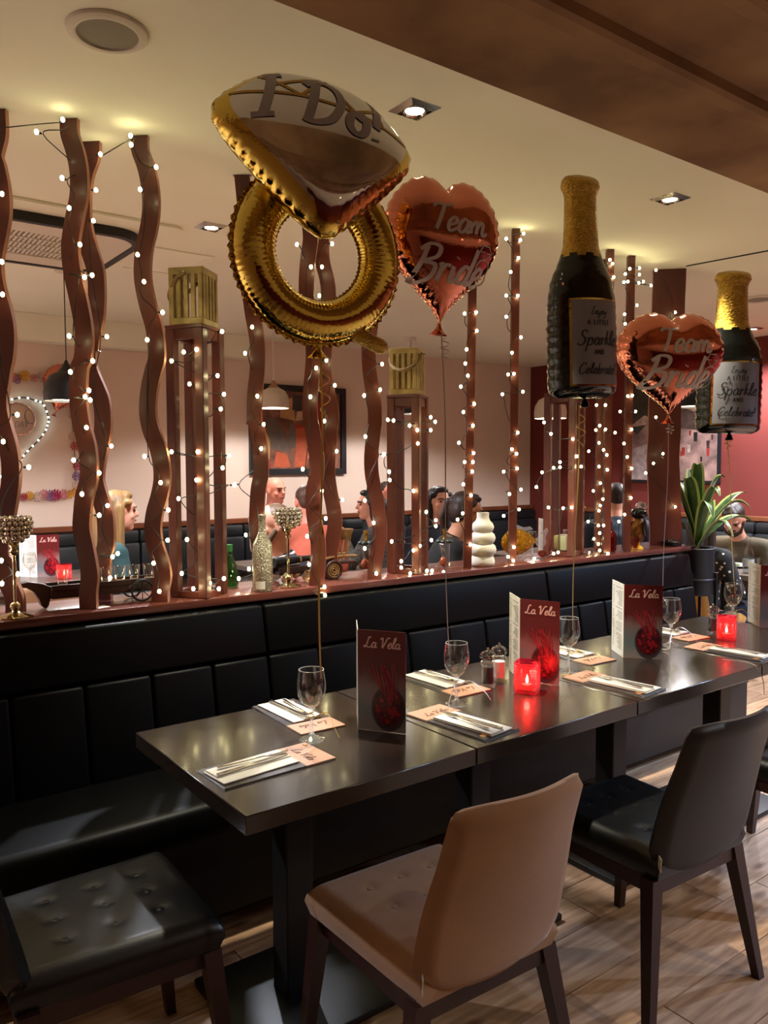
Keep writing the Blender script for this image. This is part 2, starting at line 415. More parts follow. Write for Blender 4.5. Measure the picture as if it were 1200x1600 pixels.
struct(profile_x('trim_1', prof, XL, XR, M_brown))

# partition under the ledge, and the ledge itself
slab('partition', (-1.6, 2.80, 0.0), (4.27, 2.98, 0.978), M_maho)
ledge = MB().rbox((0, 0, 0), (5.93, 0.31, 0.03), 0.004, 2).build('ledge_shelf', mat('glossy_mahogany_top', (98, 52, 42), 0.25, vary=0.25, vscale=5, stretch=(.15, 1, 1), coat=0.4), smooth=True, loc=(1.365, 2.875, SHELF - 0.015))
tag(ledge, 'long glossy mahogany ledge on top of the bench back, carrying the posts', 'shelf')

# far banquette along the back and red walls with wood capping
M_farbench = mat('charcoal_leatherette', (26, 29, 32), 0.45)
def banquette(name, label, x0, x1, y0, y1, along):
    t = thing(name, label, 'bench', ((x0 + x1) / 2, (y0 + y1) / 2, 0))
    lx, ly = x1 - x0, y1 - y0
    if along == 'x':
        MB().rbox((0, -.07, .225), (lx, ly - .14, .45), .03, 2).build('seat', M_farbench, t, True)
        n = int(lx / 0.95); wv = lx / n
        for i in range(n):
            MB().rbox((-lx / 2 + wv * (i + .5), ly / 2 - .07, .70), (wv - .008, .12, .34), .025, 2).build('back_cushion', M_farbench, t, True)
            MB().rbox((-lx / 2 + wv * (i + .5), ly / 2 - .055, .92), (wv - .008, .10, .10), .02, 2).build('head_roll', M_farbench, t, True)
        MB().rbox((0, ly / 2 - .03, 1.0), (lx, .055, .045), .006, 1).build('capping', M_trim, t)
    else:
        MB().rbox((-.07, 0, .225), (lx - .14, ly, .45), .03, 2).build('seat', M_farbench, t, True)
        n = int(ly / 0.95); wv = ly / n
        for i in range(n):
            MB().rbox((lx / 2 - .07, -ly / 2 + wv * (i + .5), .70), (.12, wv - .008, .34), .025, 2).build('back_cushion', M_farbench, t, True)
            MB().rbox((lx / 2 - .055, -ly / 2 + wv * (i + .5), .92), (.10, wv - .008, .10), .02, 2).build('head_roll', M_farbench, t, True)
        MB().rbox((lx / 2 - .03, 0, 1.0), (.055, ly, .045), .006, 1).build('capping', M_trim, t)
banquette('far_banquette', 'charcoal banquette with wood capping along the cream back wall', -1.5, 7.08, 5.95, 6.59, 'x')
banquette('far_banquette', 'charcoal banquette with wood capping along the maroon wall', 6.46, 7.09, 1.6, 5.93, 'y')

# cable running over the ceiling towards the beam
c0 = atZ(1072, 416, CEIL - .004); c1 = atZ(1200, 392, CEIL - .004); d = (c1 - c0)
tag(MB().tube([(0, 0, 0), tuple(d * 1.0), tuple(d * 1.45)], 0.0035, 6).build('ceiling_cable', M_blk, loc=c0), 'thin dark cable running across the ceiling from the broad wavy post', 'cable')

# ------------------------------------------------------------------ ceiling fittings
M_lamp_on = mat('lit_lamp_face', (255, 240, 214), 0.4, emit=(255, 226, 180), estr=14.0)
def downlight(label, loc, watts, rgb=(255, 247, 222), cone=76, grp='square ceiling downlights'):
    t = thing('ceiling_downlight', label, 'light', loc, group=grp)
    b = MB(); s_, i_ = .062, .042
    for a in range(4):
        q = Matrix.Rotation(a * PI / 2, 3, 'Z')
        vs = [q @ Vector(p) for p in ((-s_, -s_, 0), (s_, -s_, 0), (i_, -i_, -.010), (-i_, -i_, -.010), (i_, -i_, .0), (-i_, -i_, .0))]
        b.add(vs, [(0, 1, 2, 3), (3, 2, 4, 5)])
    b.build('bezel', M_chrome, t)
    MB().lathe([(0, -.004), (.034, -.004), (.038, -.009), (.041, -.004), (.041, -.001)], 20).build('lamp_ring', M_chrome, t, True)
    MB().lathe([(0, -.0075), (.026, -.0065), (.031, -.0045)], 18).build('lens', M_lamp_on, t, True)
    lamp('spot', 'SPOT', (0, 0, -.035), watts, rgb, t, 0.03, R(cone), 0.7)
    return t
def dl(px, py): p = atZ(px, py, CEIL); return (p.x, p.y, CEIL - .001)
downlight('square chrome downlight beside the ring balloon', dl(648, 171), DOWNLIGHT_W)
downlight('square chrome downlight between the champagne bottle balloons and the beam', dl(1047, 310), DOWNLIGHT_W)
downlight('small lit downlight beyond the wavy posts, beside the air conditioner', dl(330, 354), DOWNLIGHT_W * 1.3, (238, 243, 255), cone=135)
downlight('lit downlight past the small champagne bottle balloon', dl(1177, 513), DOWNLIGHT_W * 1.3, (238, 243, 255), cone=135)
for x, y, lab in ((-.9, 4.2, 'near the open side'), (-.9, 5.5, 'by the back wall'), (6.3, 2.2, 'by the maroon wall')): downlight('added unseen fill downlight for the far area ' + lab, (x, y, CEIL - .001), DOWNLIGHT_W * 1.7, (236, 242, 255), cone=145, grp='added unseen fill lamps of the far area')  # unseen lamps added to brighten the far ceiling and walls
for x in (4.66,): downlight('square chrome downlight over the long table, outside the picture', (x, 2.12, CEIL - .001), DOWNLIGHT_W)
for x, y, k, rgb_, lab in ((2.35, -.7, 1.0, (255, 246, 230), 'warm hall downlight behind the viewer, in line with the black chair'), (3.6, -.6, 1.0, (255, 246, 230), 'warm hall downlight behind the viewer, in line with the third table'),
        (3.2, -2.6, 1.0, (255, 246, 230), 'warm hall downlight farthest from the beam'), (4.7, -.3, 3.2, (190, 216, 255), 'added cool lamp tinting the bench bluish, nearest the dining chairs'),
        (5.6, .45, 6.5, (176, 208, 255), 'added cool lamp tinting the bench bluish, just before the beam'), (5.9, -1.6, 3.2, (190, 216, 255), 'added cool lamp tinting the bench bluish, farthest from the bench')):  # the cool lamps are added, unseen, to give the bench end its bluish light
    downlight(lab, (x, y, CEIL - .001), HALL_W * k, rgb_, 130 if k < 2 else 155, 'hall downlights')

def speaker(label, loc, r):
    t = thing('ceiling_speaker', label, 'speaker', loc, group='round ceiling speakers')
    MB().lathe([(r, 0), (r * .98, -.008), (r * .84, -.014), (r * .76, -.012), (r * .74, -.003)], 40).build('rim', M_whiteplastic, t, True)
    MB().lathe([(0, -.012), (r * .4, -.0115), (r * .74, -.007)], 36).build('grille', mat('speaker_mesh', (150, 146, 130), 0.7, bump=0.5, bscale=500), t, True)
speaker('large round white ceiling speaker above the wavy posts', dl(168, 48), 0.105)
speaker('round ceiling speaker far beyond the small champagne bottle balloon', dl(1186, 466), 0.12)

# ceiling air conditioner
ax0, ax1, ay0, ay1 = 0.50, 1.46, 3.86, 4.70
t = thing('air_conditioner', 'white ceiling cassette air conditioner with black rounded surround', 'air conditioner', ((ax0 + ax1) / 2, (ay0 + ay1) / 2, CEIL - .002))
hw, hd = (ax1 - ax0) / 2, (ay1 - ay0) / 2
def rrect(hx, hy, r, n=6):
    P = []
    for cx, cy, a0 in ((hx - r, hy - r, 0), (-hx + r, hy - r, 90), (-hx + r, -hy + r, 180), (hx - r, -hy + r, 270)):
        P += [(cx + r * math.cos(R(a0 + 90 * k / n)), cy + r * math.sin(R(a0 + 90 * k / n))) for k in range(n + 1)]
    return P
def ring_prism(po, pi, z0, z1, m, name, par):
    n = len(po); vs = [(p[0], p[1], z0) for p in po] + [(p[0], p[1], z0) for p in pi] + [(p[0], p[1], z1) for p in po] + [(p[0], p[1], z1) for p in pi]
    fs = []
    for i in range(n):
        j = (i + 1) % n
        fs += [(i, j, n + j, n + i), (2 * n + i, 3 * n + i, 3 * n + j, 2 * n + j), (i, 2 * n + i, 2 * n + j, j), (n + i, n + j, 3 * n + j, 3 * n + i)]
    return MB().add(vs, fs).build(name, m, par)
MB().prism(rrect(hw + .12, hd + .14, .05), -.012, 0).build('ceiling_plate', M_ceil, t)
ring_prism(rrect(hw, hd, .17), rrect(hw - .035, hd - .035, .145), -.055, -.012, M_blk, 'black_surround', t)
ring_prism(rrect(hw - .036, hd - .036, .14), rrect(hw - .21, hd - .19, .02), -.050, -.012, M_whiteplastic, 'panel', t)
MB().box((0, 0, -.02), (2 * hw - .42, 2 * hd - .38, .006)).build('dark_recess', M_blk, t)
gl = MB()
n = 24
for i in range(n):
    MB().box((-(hw - .215) + (2 * hw - .43) * (i + .5) / n, 0, -.038), (.012, 2 * hd - .38, .014), M=Matrix.Identity(3)).build('grille_slat', M_whiteplastic, t)
for k in range(5):
    MB().box((0, -(hd - .2) + (2 * hd - .4) * k / 4, -.045), (2 * hw - .42, .008, .008)).build('grille_bar', M_whiteplastic, t)
p = atZ(238, 405, CEIL)
t = thing('ceiling_hatch', 'square access panel in the ceiling behind the slatted lantern', 'hatch', (p.x, p.y, CEIL - .001))
ring_prism(rrect(.26, .26, .005, 1), rrect(.245, .245, .004, 1), -.006, 0, M_ceil, 'frame', t)
MB().box((0, 0, -.002), (.478, .478, .004)).build('panel', M_ceil, t)
# ------------------------------------------------------------------ near bench
t = thing('bench', 'long black leatherette bench with channelled back under the ledge', 'bench', (1.4, 2.5, 0))
O = Vector((1.4, 2.5, 0))
def loc_box(c, d, r, name, m, par, O=O, seg=3):
    return MB().rbox(Vector(c) - O, d, r, seg).build(name, m, par, True)
BX0, S1, S2, BX1 = -1.45, 1.432, 3.015, 4.27
loc_box(((BX0 + BX1) / 2, 2.54, .20), (BX1 - BX0 - .02, .46, .30), .01, 'base', mat('black_plinth', (14, 13, 13), .6), t)
for a, b in ((BX0, -.151), (-.151, S1), (S1, S2), (S2, BX1)):
    loc_box(((a + b) / 2, 2.505, .405), (b - a - .008, .54, .115), .035, 'seat_cushion', M_bench, t)
def back_panel(x0, x1, z0, z1, yb, yt, th, name, bulge):
    """reclined padded panel: front at yb (bottom) .. yt (top)"""
    cx, wd, hz = (x0 + x1) / 2, x1 - x0 - .006, z1 - z0
    mb = MB(); bm = bmesh.new(); bmesh.ops.create_cube(bm, size=1.0)
    for v in bm.verts: v.co = Vector((v.co.x * wd, v.co.y * th, v.co.z * (hz - .006)))
    bmesh.ops.bevel(bm, geom=bm.edges[:], offset=.011, segments=3, profile=0.5, affect='EDGES')
    bm.verts.index_update(); vs = []
    for v in bm.verts:
        k = v.co.z / hz + .5
        vs.append(Vector((cx + v.co.x, yb + (yt - yb) * k + th / 2 + v.co.y, z0 + hz * k)) - O)
    mb.add(vs, [tuple(v.index for v in f.verts) for f in bm.faces]); bm.free()
    return mb.build(name, M_bench, t, True)
for a, b in ((BX0, -.151), (-.151, S1), (S1, S2), (S2, BX1)):
    back_panel(a, b, .785, .972, 2.655, 2.69, .10, 'top_cushion', 0)
    n = max(1, round((b - a) / .226)); wv = (b - a) / n
    for i in range(n): back_panel(a + wv * i, a + wv * (i + 1), .44, .782, 2.60, 2.655, .11, 'channel_panel', 0)

# ------------------------------------------------------------------ tables
M_table = mat('dark_espresso_laminate', (44, 35, 29), 0.23, vary=0.2, vscale=4, stretch=(.3, 3, 1), coat=0.2, spec=.6)
M_tleg = mat('matte_black_steel', (17, 16, 16), 0.5)
TZ = 0.75
TAB = [(.755, 1.430, 'first dark square table, at the open end of the row'), (1.432, 2.126, 'second dark table of the row, with the salt and pepper mills'),
       (2.128, 2.886, 'third dark table of the row, under the tall standing menu'), (2.888, 3.60, 'last dark table of the row, nearest the plant stand')]
for x0, x1, lab in TAB:
    cx, wd = (x0 + x1) / 2, x1 - x0
    t = thing('dining_table', lab, 'table', (cx, 1.85, 0), group='dark tables pushed together in a row')
    MB().rbox((0, 0, TZ - .022), (wd - .002, .676, .044), .002, 1).build('table_top', M_table, t, True)
    MB().rbox((0, .05, .355), (.085, .085, .67), .004, 1).build('pedestal', M_tleg, t)
    MB().rbox((0, .05, .012), (.42, .42, .022), .006, 2).build('base_plate', M_tleg, t, True)
    for s_ in (-1, 1): MB().box((s_ * .16, 0, TZ - .056), (.05, .46, .024)).build('support_bar', M_tleg, t)

# ------------------------------------------------------------------ chairs
M_beige = mat('beige_suede', (160, 120, 84), 0.85, sheen=0.25, vary=0.12, vscale=9, bump=0.04, bscale=160)
M_blkhide = mat('black_faux_leather', (14, 14, 14), 0.36, bump=0.05, bscale=260)
M_blkback = mat('dark_taupe_leather', (27, 21, 16), 0.5, bump=0.05, bscale=260)
M_leg = mat('dark_walnut', (52, 26, 22), 0.4, vary=0.25, vscale=8, stretch=(1, 1, .2))
M_button = mat('black_button', (22, 22, 24), 0.25)
def seat_mesh(m, dips):
    hx, hy0, hy1 = .212, -.215, .232
    def top(u, v):
        x = -hx + 2 * hx * u; y = hy0 + (hy1 - hy0) * v
        e = min(u, 1 - u, v, 1 - v)
        z = .455 + .024 * (1 - (1 - min(1, e / .09)) ** 2)
        z += .003 * math.sin(PI * u) * math.sin(PI * v)
        for bx, by in dips:
            d2 = (x - bx) ** 2 + (y - by) ** 2; z -= .007 * math.exp(-d2 / .00022)
        wv = 1.0 - .10 * (1 - v)            # narrower at the back
        cr = .9 + .1 * min(1, min(u, 1 - u) / .08) if v > .92 else 1
        return Vector((x * wv, y - (1 - cr) * .1, z))
    mb = MB(); n = 41
    mb.grid(top, n, n)
    o = len(mb.v)
    ringi = [i for i in range(n)] + [j * n + n - 1 for j in range(1, n)] + [n * n - 1 - i for i in range(1, n)] + [j * n for j in range(n - 2, 0, -1)]
    low = [Vector(mb.v[i]) for i in ringi]; k = len(low)
    c = Vector((0, 0, 0))
    l1 = [Vector((p.x * 1.02, p.y * 1.02, .438)) for p in low]; l2 = [Vector((p.x * .97, p.y * .97, .405)) for p in low]
    vs = l1 + l2 + [Vector((0, 0, .405))]
    mb.v += [tuple(v) for v in vs]
    for i in range(k):
        j = (i + 1) % k
        mb.f += [(ringi[j], ringi[i], o + i, o + j), (o + j, o + i, o + k + i, o + k + j), (o + k + j, o + k + i, o + 2 * k)]; mb.m += [0, 0, 0]
    return mb.mesh('seat', m, True, 60)
def back_mesh(m_in, m_out):
    """curved padded shell, front face +Y, rear face -Y"""
    nu, nv = 21, 21
    def outline(u, v):
        s_ = 2 * u - 1
        half = .200 + .012 * math.sin(PI * min(1, v * 1.4)) - .018 * v
        if v < .2: half *= .80 + .20 * math.sin(PI / 2 * v / .2)
        if v > .95: half *= 1 - .05 * ((v - .95) / .05) ** 2
        return s_ * half
    def mid(u, v):
        s_ = 2 * u - 1; x = outline(u, v)
        z = .405 + .442 * v - .012 * (s_ ** 4) * (1 if v > .5 else 0) * (v - .5) * 2
        z += .018 * s_ * s_ * max(0, 1 - v / .2)
        y = -.205 - .130 * v ** 1.25 + .042 * s_ * s_ * (.4 + .6 * v)
        return Vector((x, y, z))
    def th(u, v):
        e = min(u, 1 - u) * 2; ev = 1 - v
        a = min(1, e / .10); b = min(1, ev / .06); c_ = min(1, v / .05)
        return (.026 - .006 * v) * math.sqrt(max(0.0, 1 - (1 - a) ** 2)) ** .6 * math.sqrt(max(0.02, 1 - (1 - b) ** 2)) ** .6 * (.5 + .5 * c_)
    mb = MB()
    mb.grid(lambda u, v: mid(u, v) + Vector((0, th(u, v), 0)), nu, nv)
    mb.cur = 1
    mb.grid(lambda u, v: mid(1 - u, v) - Vector((0, th(1 - u, v), 0)), nu, nv)
    n = nu * nv
    mb.cur = 1
    for i in range(nu - 1):
        for base in (0, (nv - 1) * nu):
            a, b = base + i, base + i + 1; c_, d_ = n + base + nu - 1 - i, n + base + nu - 2 - i
            mb.f.append((a, b, d_, c_) if base else (b, a, c_, d_)); mb.m.append(1)
    for j in range(nv - 1):
        a, b = j * nu, (j + 1) * nu; mb.f.append((a, b, n + b + nu - 1, n + a + nu - 1)); mb.m.append(0)
        a, b = j * nu + nu - 1, (j + 1) * nu + nu - 1; mb.f.append((b, a, n + j * nu, n + (j + 1) * nu)); mb.m.append(0)
    return mb.mesh('backrest', [m_in, m_out], True, 70)
def chair(name, label, loc, rz, kind, tag_on=True):
    m_in, m_out = (M_beige, M_beige) if kind == 'beige' else (M_blkhide, M_blkback)
    t = thing(name, label, 'chair', loc, rz, 'upholstered chairs at the long table')
    dips = [(sx * .095, sy) for sx in (-1, 0, 1) for sy in (-.09, .02, .12)]
    link('seat', seat_mesh(m_in, dips), t); link('backrest', back_mesh(m_in, m_out), t)
    for bx, by in dips:
        MB().lathe([(.0105, -.003), (.0085, .003), (0, .0045)], 10).build('button', M_button if kind != 'beige' else M_beige, t, True, loc=(bx * .97, by, .4745))
    fr = MB()
    MB().box((0, .205, .385), (.36, .022, .045)).build('front_rail', M_leg, t)
    MB().box((0, -.190, .385), (.34, .022, .045)).build('rear_rail', M_leg, t)
    for s_ in (-1, 1): MB().box((s_ * .178, .005, .385), (.022, .38, .045)).build('side_rail', M_leg, t)
    def leg(a, b):
        a, b = Vector(a), Vector(b); mb = MB(); vs = []
        for p, h in ((a, .021), (b, .0125)): vs += [p + Vector((x * h, y * h, 0)) for x, y in ((-1, -1), (1, -1), (1, 1), (-1, 1))]
        mb.add(vs, [(3, 2, 1, 0), (4, 5, 6, 7), (0, 1, 5, 4), (1, 2, 6, 5), (2, 3, 7, 6), (3, 0, 4, 7)]); return mb.build('leg', M_leg, t)
    for s_ in (-1, 1):
        leg((s_ * .185, .20, .405), (s_ * .215, .245, 0)); leg((s_ * .180, -.185, .405), (s_ * .248, -.235, 0))
    if tag_on:
        o = MB().box((0, 0, 0), (.0022, .020, .036)).build('sewn_tag', mat('white_label_cloth', (205, 198, 185), .8), t, loc=(-.196, -.222, .462), rot=(R(8), 0, R(-32)))
        o['label'] = 'small white sewn-in tag'
    return t
chair('dining_chair', 'beige suede chair with its back to the camera, nearest the table end', (1.18, 1.40, 0), R(-2), 'beige')
chair('dining_chair', 'black leather chair with taupe back, between the beige chair and the picture edge', (1.985, 1.40, 0), R(-3), 'black')
chair('dining_chair', 'black buttoned chair at the head of the table, showing only its seat', (.535, 1.84, 0), R(-92), 'black', False)
chair('dining_chair', 'black chair mostly cut off beside the last dark table', (2.86, 1.42, 0), R(-4), 'black', False)
# ------------------------------------------------------------------ wavy boards between ledge and ceiling
def wavy(label, pts, Y, width, theta, thick=0.02, top=CEIL - .002, group='wavy mahogany boards on the ledge'):
    """pts: traced centre line seen from the camera; board turned by theta about its own axis, its waves cut in its own plane"""
    base = atY(*pts[-1], Y); dirv = Vector((math.cos(theta), -math.sin(theta), 0))
    nrm = Vector((math.sin(theta), math.cos(theta), 0))
    uv = []
    for px, py in pts:
        d = ray(px, py); k = (base - CAM).dot(nrm) / d.dot(nrm); P = CAM + d * k
        uv.append(((P - base).dot(dirv), P.z))
    uv.sort(key=lambda p: -p[1])
    uv = [p for p in uv if SHELF < p[1] < top]
    uv = [(uv[0][0], top)] + uv + [(uv[-1][0], SHELF + .0005)]
    P = smooth_path(uv, 3); n = len(P); hw = width / 2; mb = MB(); vs = []
    for i, (u, z) in enumerate(P):
        a, b = P[max(i - 1, 0)], P[min(i + 1, n - 1)]; du, dz = b[0] - a[0], b[1] - a[1]
        l = math.hypot(du, dz) or 1; slope = l / max(abs(dz), 1e-4); h = hw * min(1.25, slope)
        for s_ in (-1, 1):
            for t_ in (-1, 1): vs.append(dirv * (u + s_ * h) + nrm * (t_ * thick / 2) + Vector((0, 0, z - SHELF)))
    for i in range(n - 1):
        a, b = 4 * i, 4 * i + 4
        for k, (p, q) in enumerate(((0, 2), (3, 1), (1, 0), (2, 3))):
            mb.f.append((a + p, a + q, b + q, b + p)); mb.m.append(0 if k < 2 else 1)
    mb.v = [tuple(v) for v in vs]
    mb.f += [(0, 1, 3, 2), (4 * n - 4, 4 * n - 2, 4 * n - 1, 4 * n - 3)]; mb.m += [0, 0]
    o = mb.build('wavy_board', [M_maho, M_mahoedge], loc=(base.x, base.y, SHELF), smooth=True, ang=30)
    return tag(o, label, 'post', group)
def q4(lst, ox, oy, s=4.0): return [(ox + x / s, oy + y / s) for x, y in lst]
W0 = [(2, 165)] + q4([(0,130),(-10,200),(-32,300),(-37,350),(-22,400),(0,500),(13,600),(13,700),(-2,800),(-22,900),(-37,1000),(-32,1100),(-12,1200),(18,1300),(38,1400),(43,1500),(33,1600)], 0, 160)[1:] + \
     q4([(20,100),(5,200),(-7,300),(3,400),(30,500),(58,600),(73,700),(73,800),(60,900),(43,1000),(25,1100),(8,1200),(8,1270)], 0, 550) + [(9, 880), (11, 900), (16, 915), (24, 935), (26, 958)]
W1 = q4([(414,105),(439,200),(470,300),(492,400),(500,500),(495,600),(474,700),(456,800),(444,900),(449,1000),(465,1100),(487,1200),(508,1300),(525,1400),(530,1500),(522,1600)], 0, 160) + \
     q4([(500,100),(493,200),(494,300),(504,400),(525,500),(549,600),(560,700),(557,800),(530,900),(519,1000),(514,1100),(532,1200),(551,1300),(565,1400),(555,1500),(542,1605)], 0, 550)
W2 = q4([(576,255),(572,340),(535,450),(520,550),(518,650),(522,750),(540,850),(570,950),(600,1050),(608,1150),(608,1250),(600,1350),(580,1450),(563,1550)], 0, 160) + \
     q4([(553,0),(557,100),(595,200),(635,300),(648,400),(645,500),(625,600),(607,700),(600,800),(625,900),(657,1000),(667,1100),(665,1200),(645,1300),(640,1400),(648,1540)], 0, 550)
W3 = q4([(856,215),(878,300),(913,400),(936,500),(947,600),(945,700),(930,800),(906,900),(895,1000),(895,1100),(911,1200),(935,1300),(964,1400),(979,1500),(982,1600)], 0, 160) + \
     q4([(966,100),(942,200),(928,300),(928,400),(951,500),(990,600),(1011,700),(1016,800),(998,900),(970,1000),(958,1100),(970,1200),(1002,1300),(1021,1400),(1003,1500),(996,1576)], 0, 550)
W4 = [(379, 280), (384, 330), (391, 380), (388, 430)] + q4([(136,500),(154,600),(169,700),(172,800),(168,900),(156,1000),(151,1100),(152,1200)], 360, 360) + \
     q4([(165,100),(180,200),(190,300),(192,400),(175,500),(168,600),(165,700),(172,800),(183,900),(185,1000),(182,1110)], 360, 640)
W5 = [(476, 300), (482, 340)] + q4([(502,50),(489,150),(479,250),(475,350),(478,430),(500,560),(517,720),(519,800),(512,900),(502,1000),(497,1100),(502,1200)], 360, 360) + \
     q4([(509,100),(525,200),(539,300),(540,400),(520,500),(517,600),(528,700),(545,800),(551,900),(546,1000),(538,1098)], 360, 640)
W6 = [(505, 320), (503, 345)] + q4([(572,100),(577,200),(602,300),(614,400),(610,560),(592,720),(587,800),(587,900),(607,1000),(627,1100),(634,1200)], 360, 360) + \
     q4([(627,100),(620,200),(612,300),(610,400),(622,500),(642,600),(654,700),(642,800),(624,900),(630,1000),(638,1060)], 360, 640)
W7 = [(563, 310), (566, 350)] + q4([(842,100),(855,200),(885,400),(882,560),(866,700),(865,800),(872,900),(888,1000),(902,1100),(904,1200)], 360, 360) + \
     q4([(901,100),(888,200),(880,300),(884,400),(902,500),(921,600),(932,700),(933,800),(916,900),(901,1000),(896,1060)], 360, 640)
W8 = q4([(902,160),(902,250),(897,350),(895,450),(896,520)], 820, 380) + [(1043, 560), (1040, 610)] + q4([(872,200),(871,300),(865,400),(862,500),(868,600),(872,700),(872,800),(880,900),(888,1010)], 820, 600)
TH = R(42)
wavy('leftmost wavy mahogany board, behind the crystal candle goblet', W0, 2.86, .062, TH)
wavy('wavy board standing in front of the small wooden handcart', W1, 2.79, .060, TH)
wavy('wavy board crossing behind another, its top set farther back', W2, 2.95, .062, TH)
wavy('wavy board just beside the tall open stand with a lantern', W3, 2.775, .060, TH)
wavy('wavy board behind the silver sequin bottle', W4, 2.90, .060, R(38))
wavy('wavy board behind the gold ribbon of the ring balloon', W5, 2.76, .060, R(38))
wavy('wavy board close beside the gold ribbon, above the wicker cart', W6, 2.88, .062, R(38))
wavy('wavy board under the tail knot of the ring balloon', W7, 2.765, .060, R(38))
wavy('broad wavy board at the plant end of the ledge', W8, 2.82, .185, R(46), .03)

def straight(label, top, bot, Y, wd=.038):
    a, b = atY(*top, Y), atY(*bot, Y); lean = (a.x - b.x)
    mb = MB(); vs = []; h = wd / 2; q = Matrix.Rotation(R(-38), 3, 'Z')
    for z, dx in ((0, 0), (CEIL - .002 - SHELF, lean)):
        vs += [q @ Vector((x * h, y * h, 0)) + Vector((dx, 0, z)) for x, y in ((-1, -1), (1, -1), (1, 1), (-1, 1))]
    mb.add(vs, [(3, 2, 1, 0), (4, 5, 6, 7), (0, 1, 5, 4), (1, 2, 6, 5), (2, 3, 7, 6), (3, 0, 4, 7)])
    return tag(mb.build('slim_post', M_maho, loc=(b.x, Y, SHELF + .0005)), label, 'post', 'slim straight posts on the ledge')
straight('slim straight post in front of the white ringed vase', (740, 335), (730, 888), 2.79)
straight('slim straight post in front of the golden glass fish', (806, 353), (800, 878), 2.80)
straight('slim post farther back, left of the red glass bottle', (942, 405), (933, 862), 2.92, .034)
straight('slim post directly beside the red glass bottle', (953, 391), (947, 867), 2.765)
straight('slim post between the red glass bottle and the glass parrot', (986, 401), (978, 861), 2.78)

# ------------------------------------------------------------------ open stands with slatted lanterns
M_brass = mat('aged_gold_wood', (186, 164, 106), 0.42, vary=0.3, vscale=14, rgb2=(140, 118, 66), metal=0.1)
M_rope = mat('jute_rope', (150, 122, 78), 0.8, vary=0.4, vscale=120, bump=0.5, bscale=180)
M_candleglass = glassmat('lantern_glass', (205, 200, 185))
def stand(label, loc, rz, s, h):
    t = thing('open_stand', label, 'stand', loc, rz, 'open four-post stands'); hw = s / 2 - .017
    for x in (-1, 1):
        for y in (-1, 1): MB().rbox((x * hw, y * hw, h / 2), (.036, .034, h - .002), .002, 1).build('post', M_maho, t)
    for z, nm in ((h - .02, 'top_rail'), (.012, 'bottom_rail')):
        for k in range(4):
            q = Matrix.Rotation(k * PI / 2, 3, 'Z')
            MB().box((0, -hw, z), (s - .072, .024, .036 if nm == 'top_rail' else .022), M=q).build(nm, M_maho, t)
    MB().rbox((0, 0, h + .006), (s + .004, s + .004, .012), .002, 1).build('top_board', M_maho, t)
    return t
def lantern(label, loc, rz, s, h, hang):
    t = thing('slatted_lantern', label, 'lantern', loc, rz, 'slatted lanterns on the stands')
    for nm, z, hh in (('base_frame', .012, .024), ('top_frame', h - .013, .026)):
        MB().rbox((0, 0, z), (s, s, hh), .002, 1).build(nm, M_brass, t)
    hw = s / 2 - .004; n = 5; sw = s / (n * 1.75)
    for k in range(4):
        q = Matrix.Rotation(k * PI / 2, 3, 'Z')
        for i in range(n):
            x = -hw + sw / 2 + (2 * hw - sw) * i / (n - 1)
            MB().box((x, -hw, h / 2), (sw, .008, h - .05), M=q).build('slat', M_brass, t)
    q = Matrix.Rotation(hang, 4, 'Z')
    pts = [(-hw - .006, -.0, h - .02)] + [(-(hw + .012) * math.cos(a), -.012 - (.0 + .5 * s) * math.sin(a) * .25 - hw * .95 * math.sin(a), h - .02 - s * .62 * math.sin(a)) for a in [PI * k / 14 for k in range(1, 14)]] + [(hw + .006, 0, h - .02)]
    pts = [q @ Vector(p) for p in pts]
    MB().tube(pts, .0075, 8).build('rope_handle', M_rope, t, True)
    for s_ in (-1, 1):
        MB().tube([q @ Vector((s_ * (hw - .01), 0, h - .02)), q @ Vector((s_ * (hw + .022), 0, h - .02))], .0045, 8).build('handle_peg', M_chrome, t, True)
p1 = Vector((1.232, 2.825, SHELF + .0005)); z1 = atY(318, 512, 2.80).z - SHELF
stand('tall open stand with four posts, between the wavy boards and the sequin bottle', p1, R(-55), .155, z1 - .012)
lantern('slatted gold lantern on the stand near the air conditioner', (p1.x - .005, p1.y - .005, SHELF + z1 + .0015), R(-48), .135, .205, R(-90))
p2 = Vector((2.262, 2.85, SHELF + .0005)); z2 = atY(655, 618, 2.80).z - SHELF
stand('open stand with four posts, beside the glass boot', p2, R(-56), .15, z2 - .012)
lantern('slatted gold lantern with hanging rope handle, under the rose heart balloon', (p2.x - .005, p2.y - .003, SHELF + z2 + .0015), R(-55), .13, .205, R(0))
p3 = Vector((3.36, 2.875, SHELF + .0005)); z3 = atY(890, 615, 2.85).z - SHELF
stand('open stand with four posts, under the large champagne bottle balloon', p3, R(-69), .17, z3 - .012)
lantern('slatted gold lantern hidden behind the large champagne bottle balloon', (p3.x, p3.y, SHELF + z3 + .0015), R(-66), .135, .205, R(0))

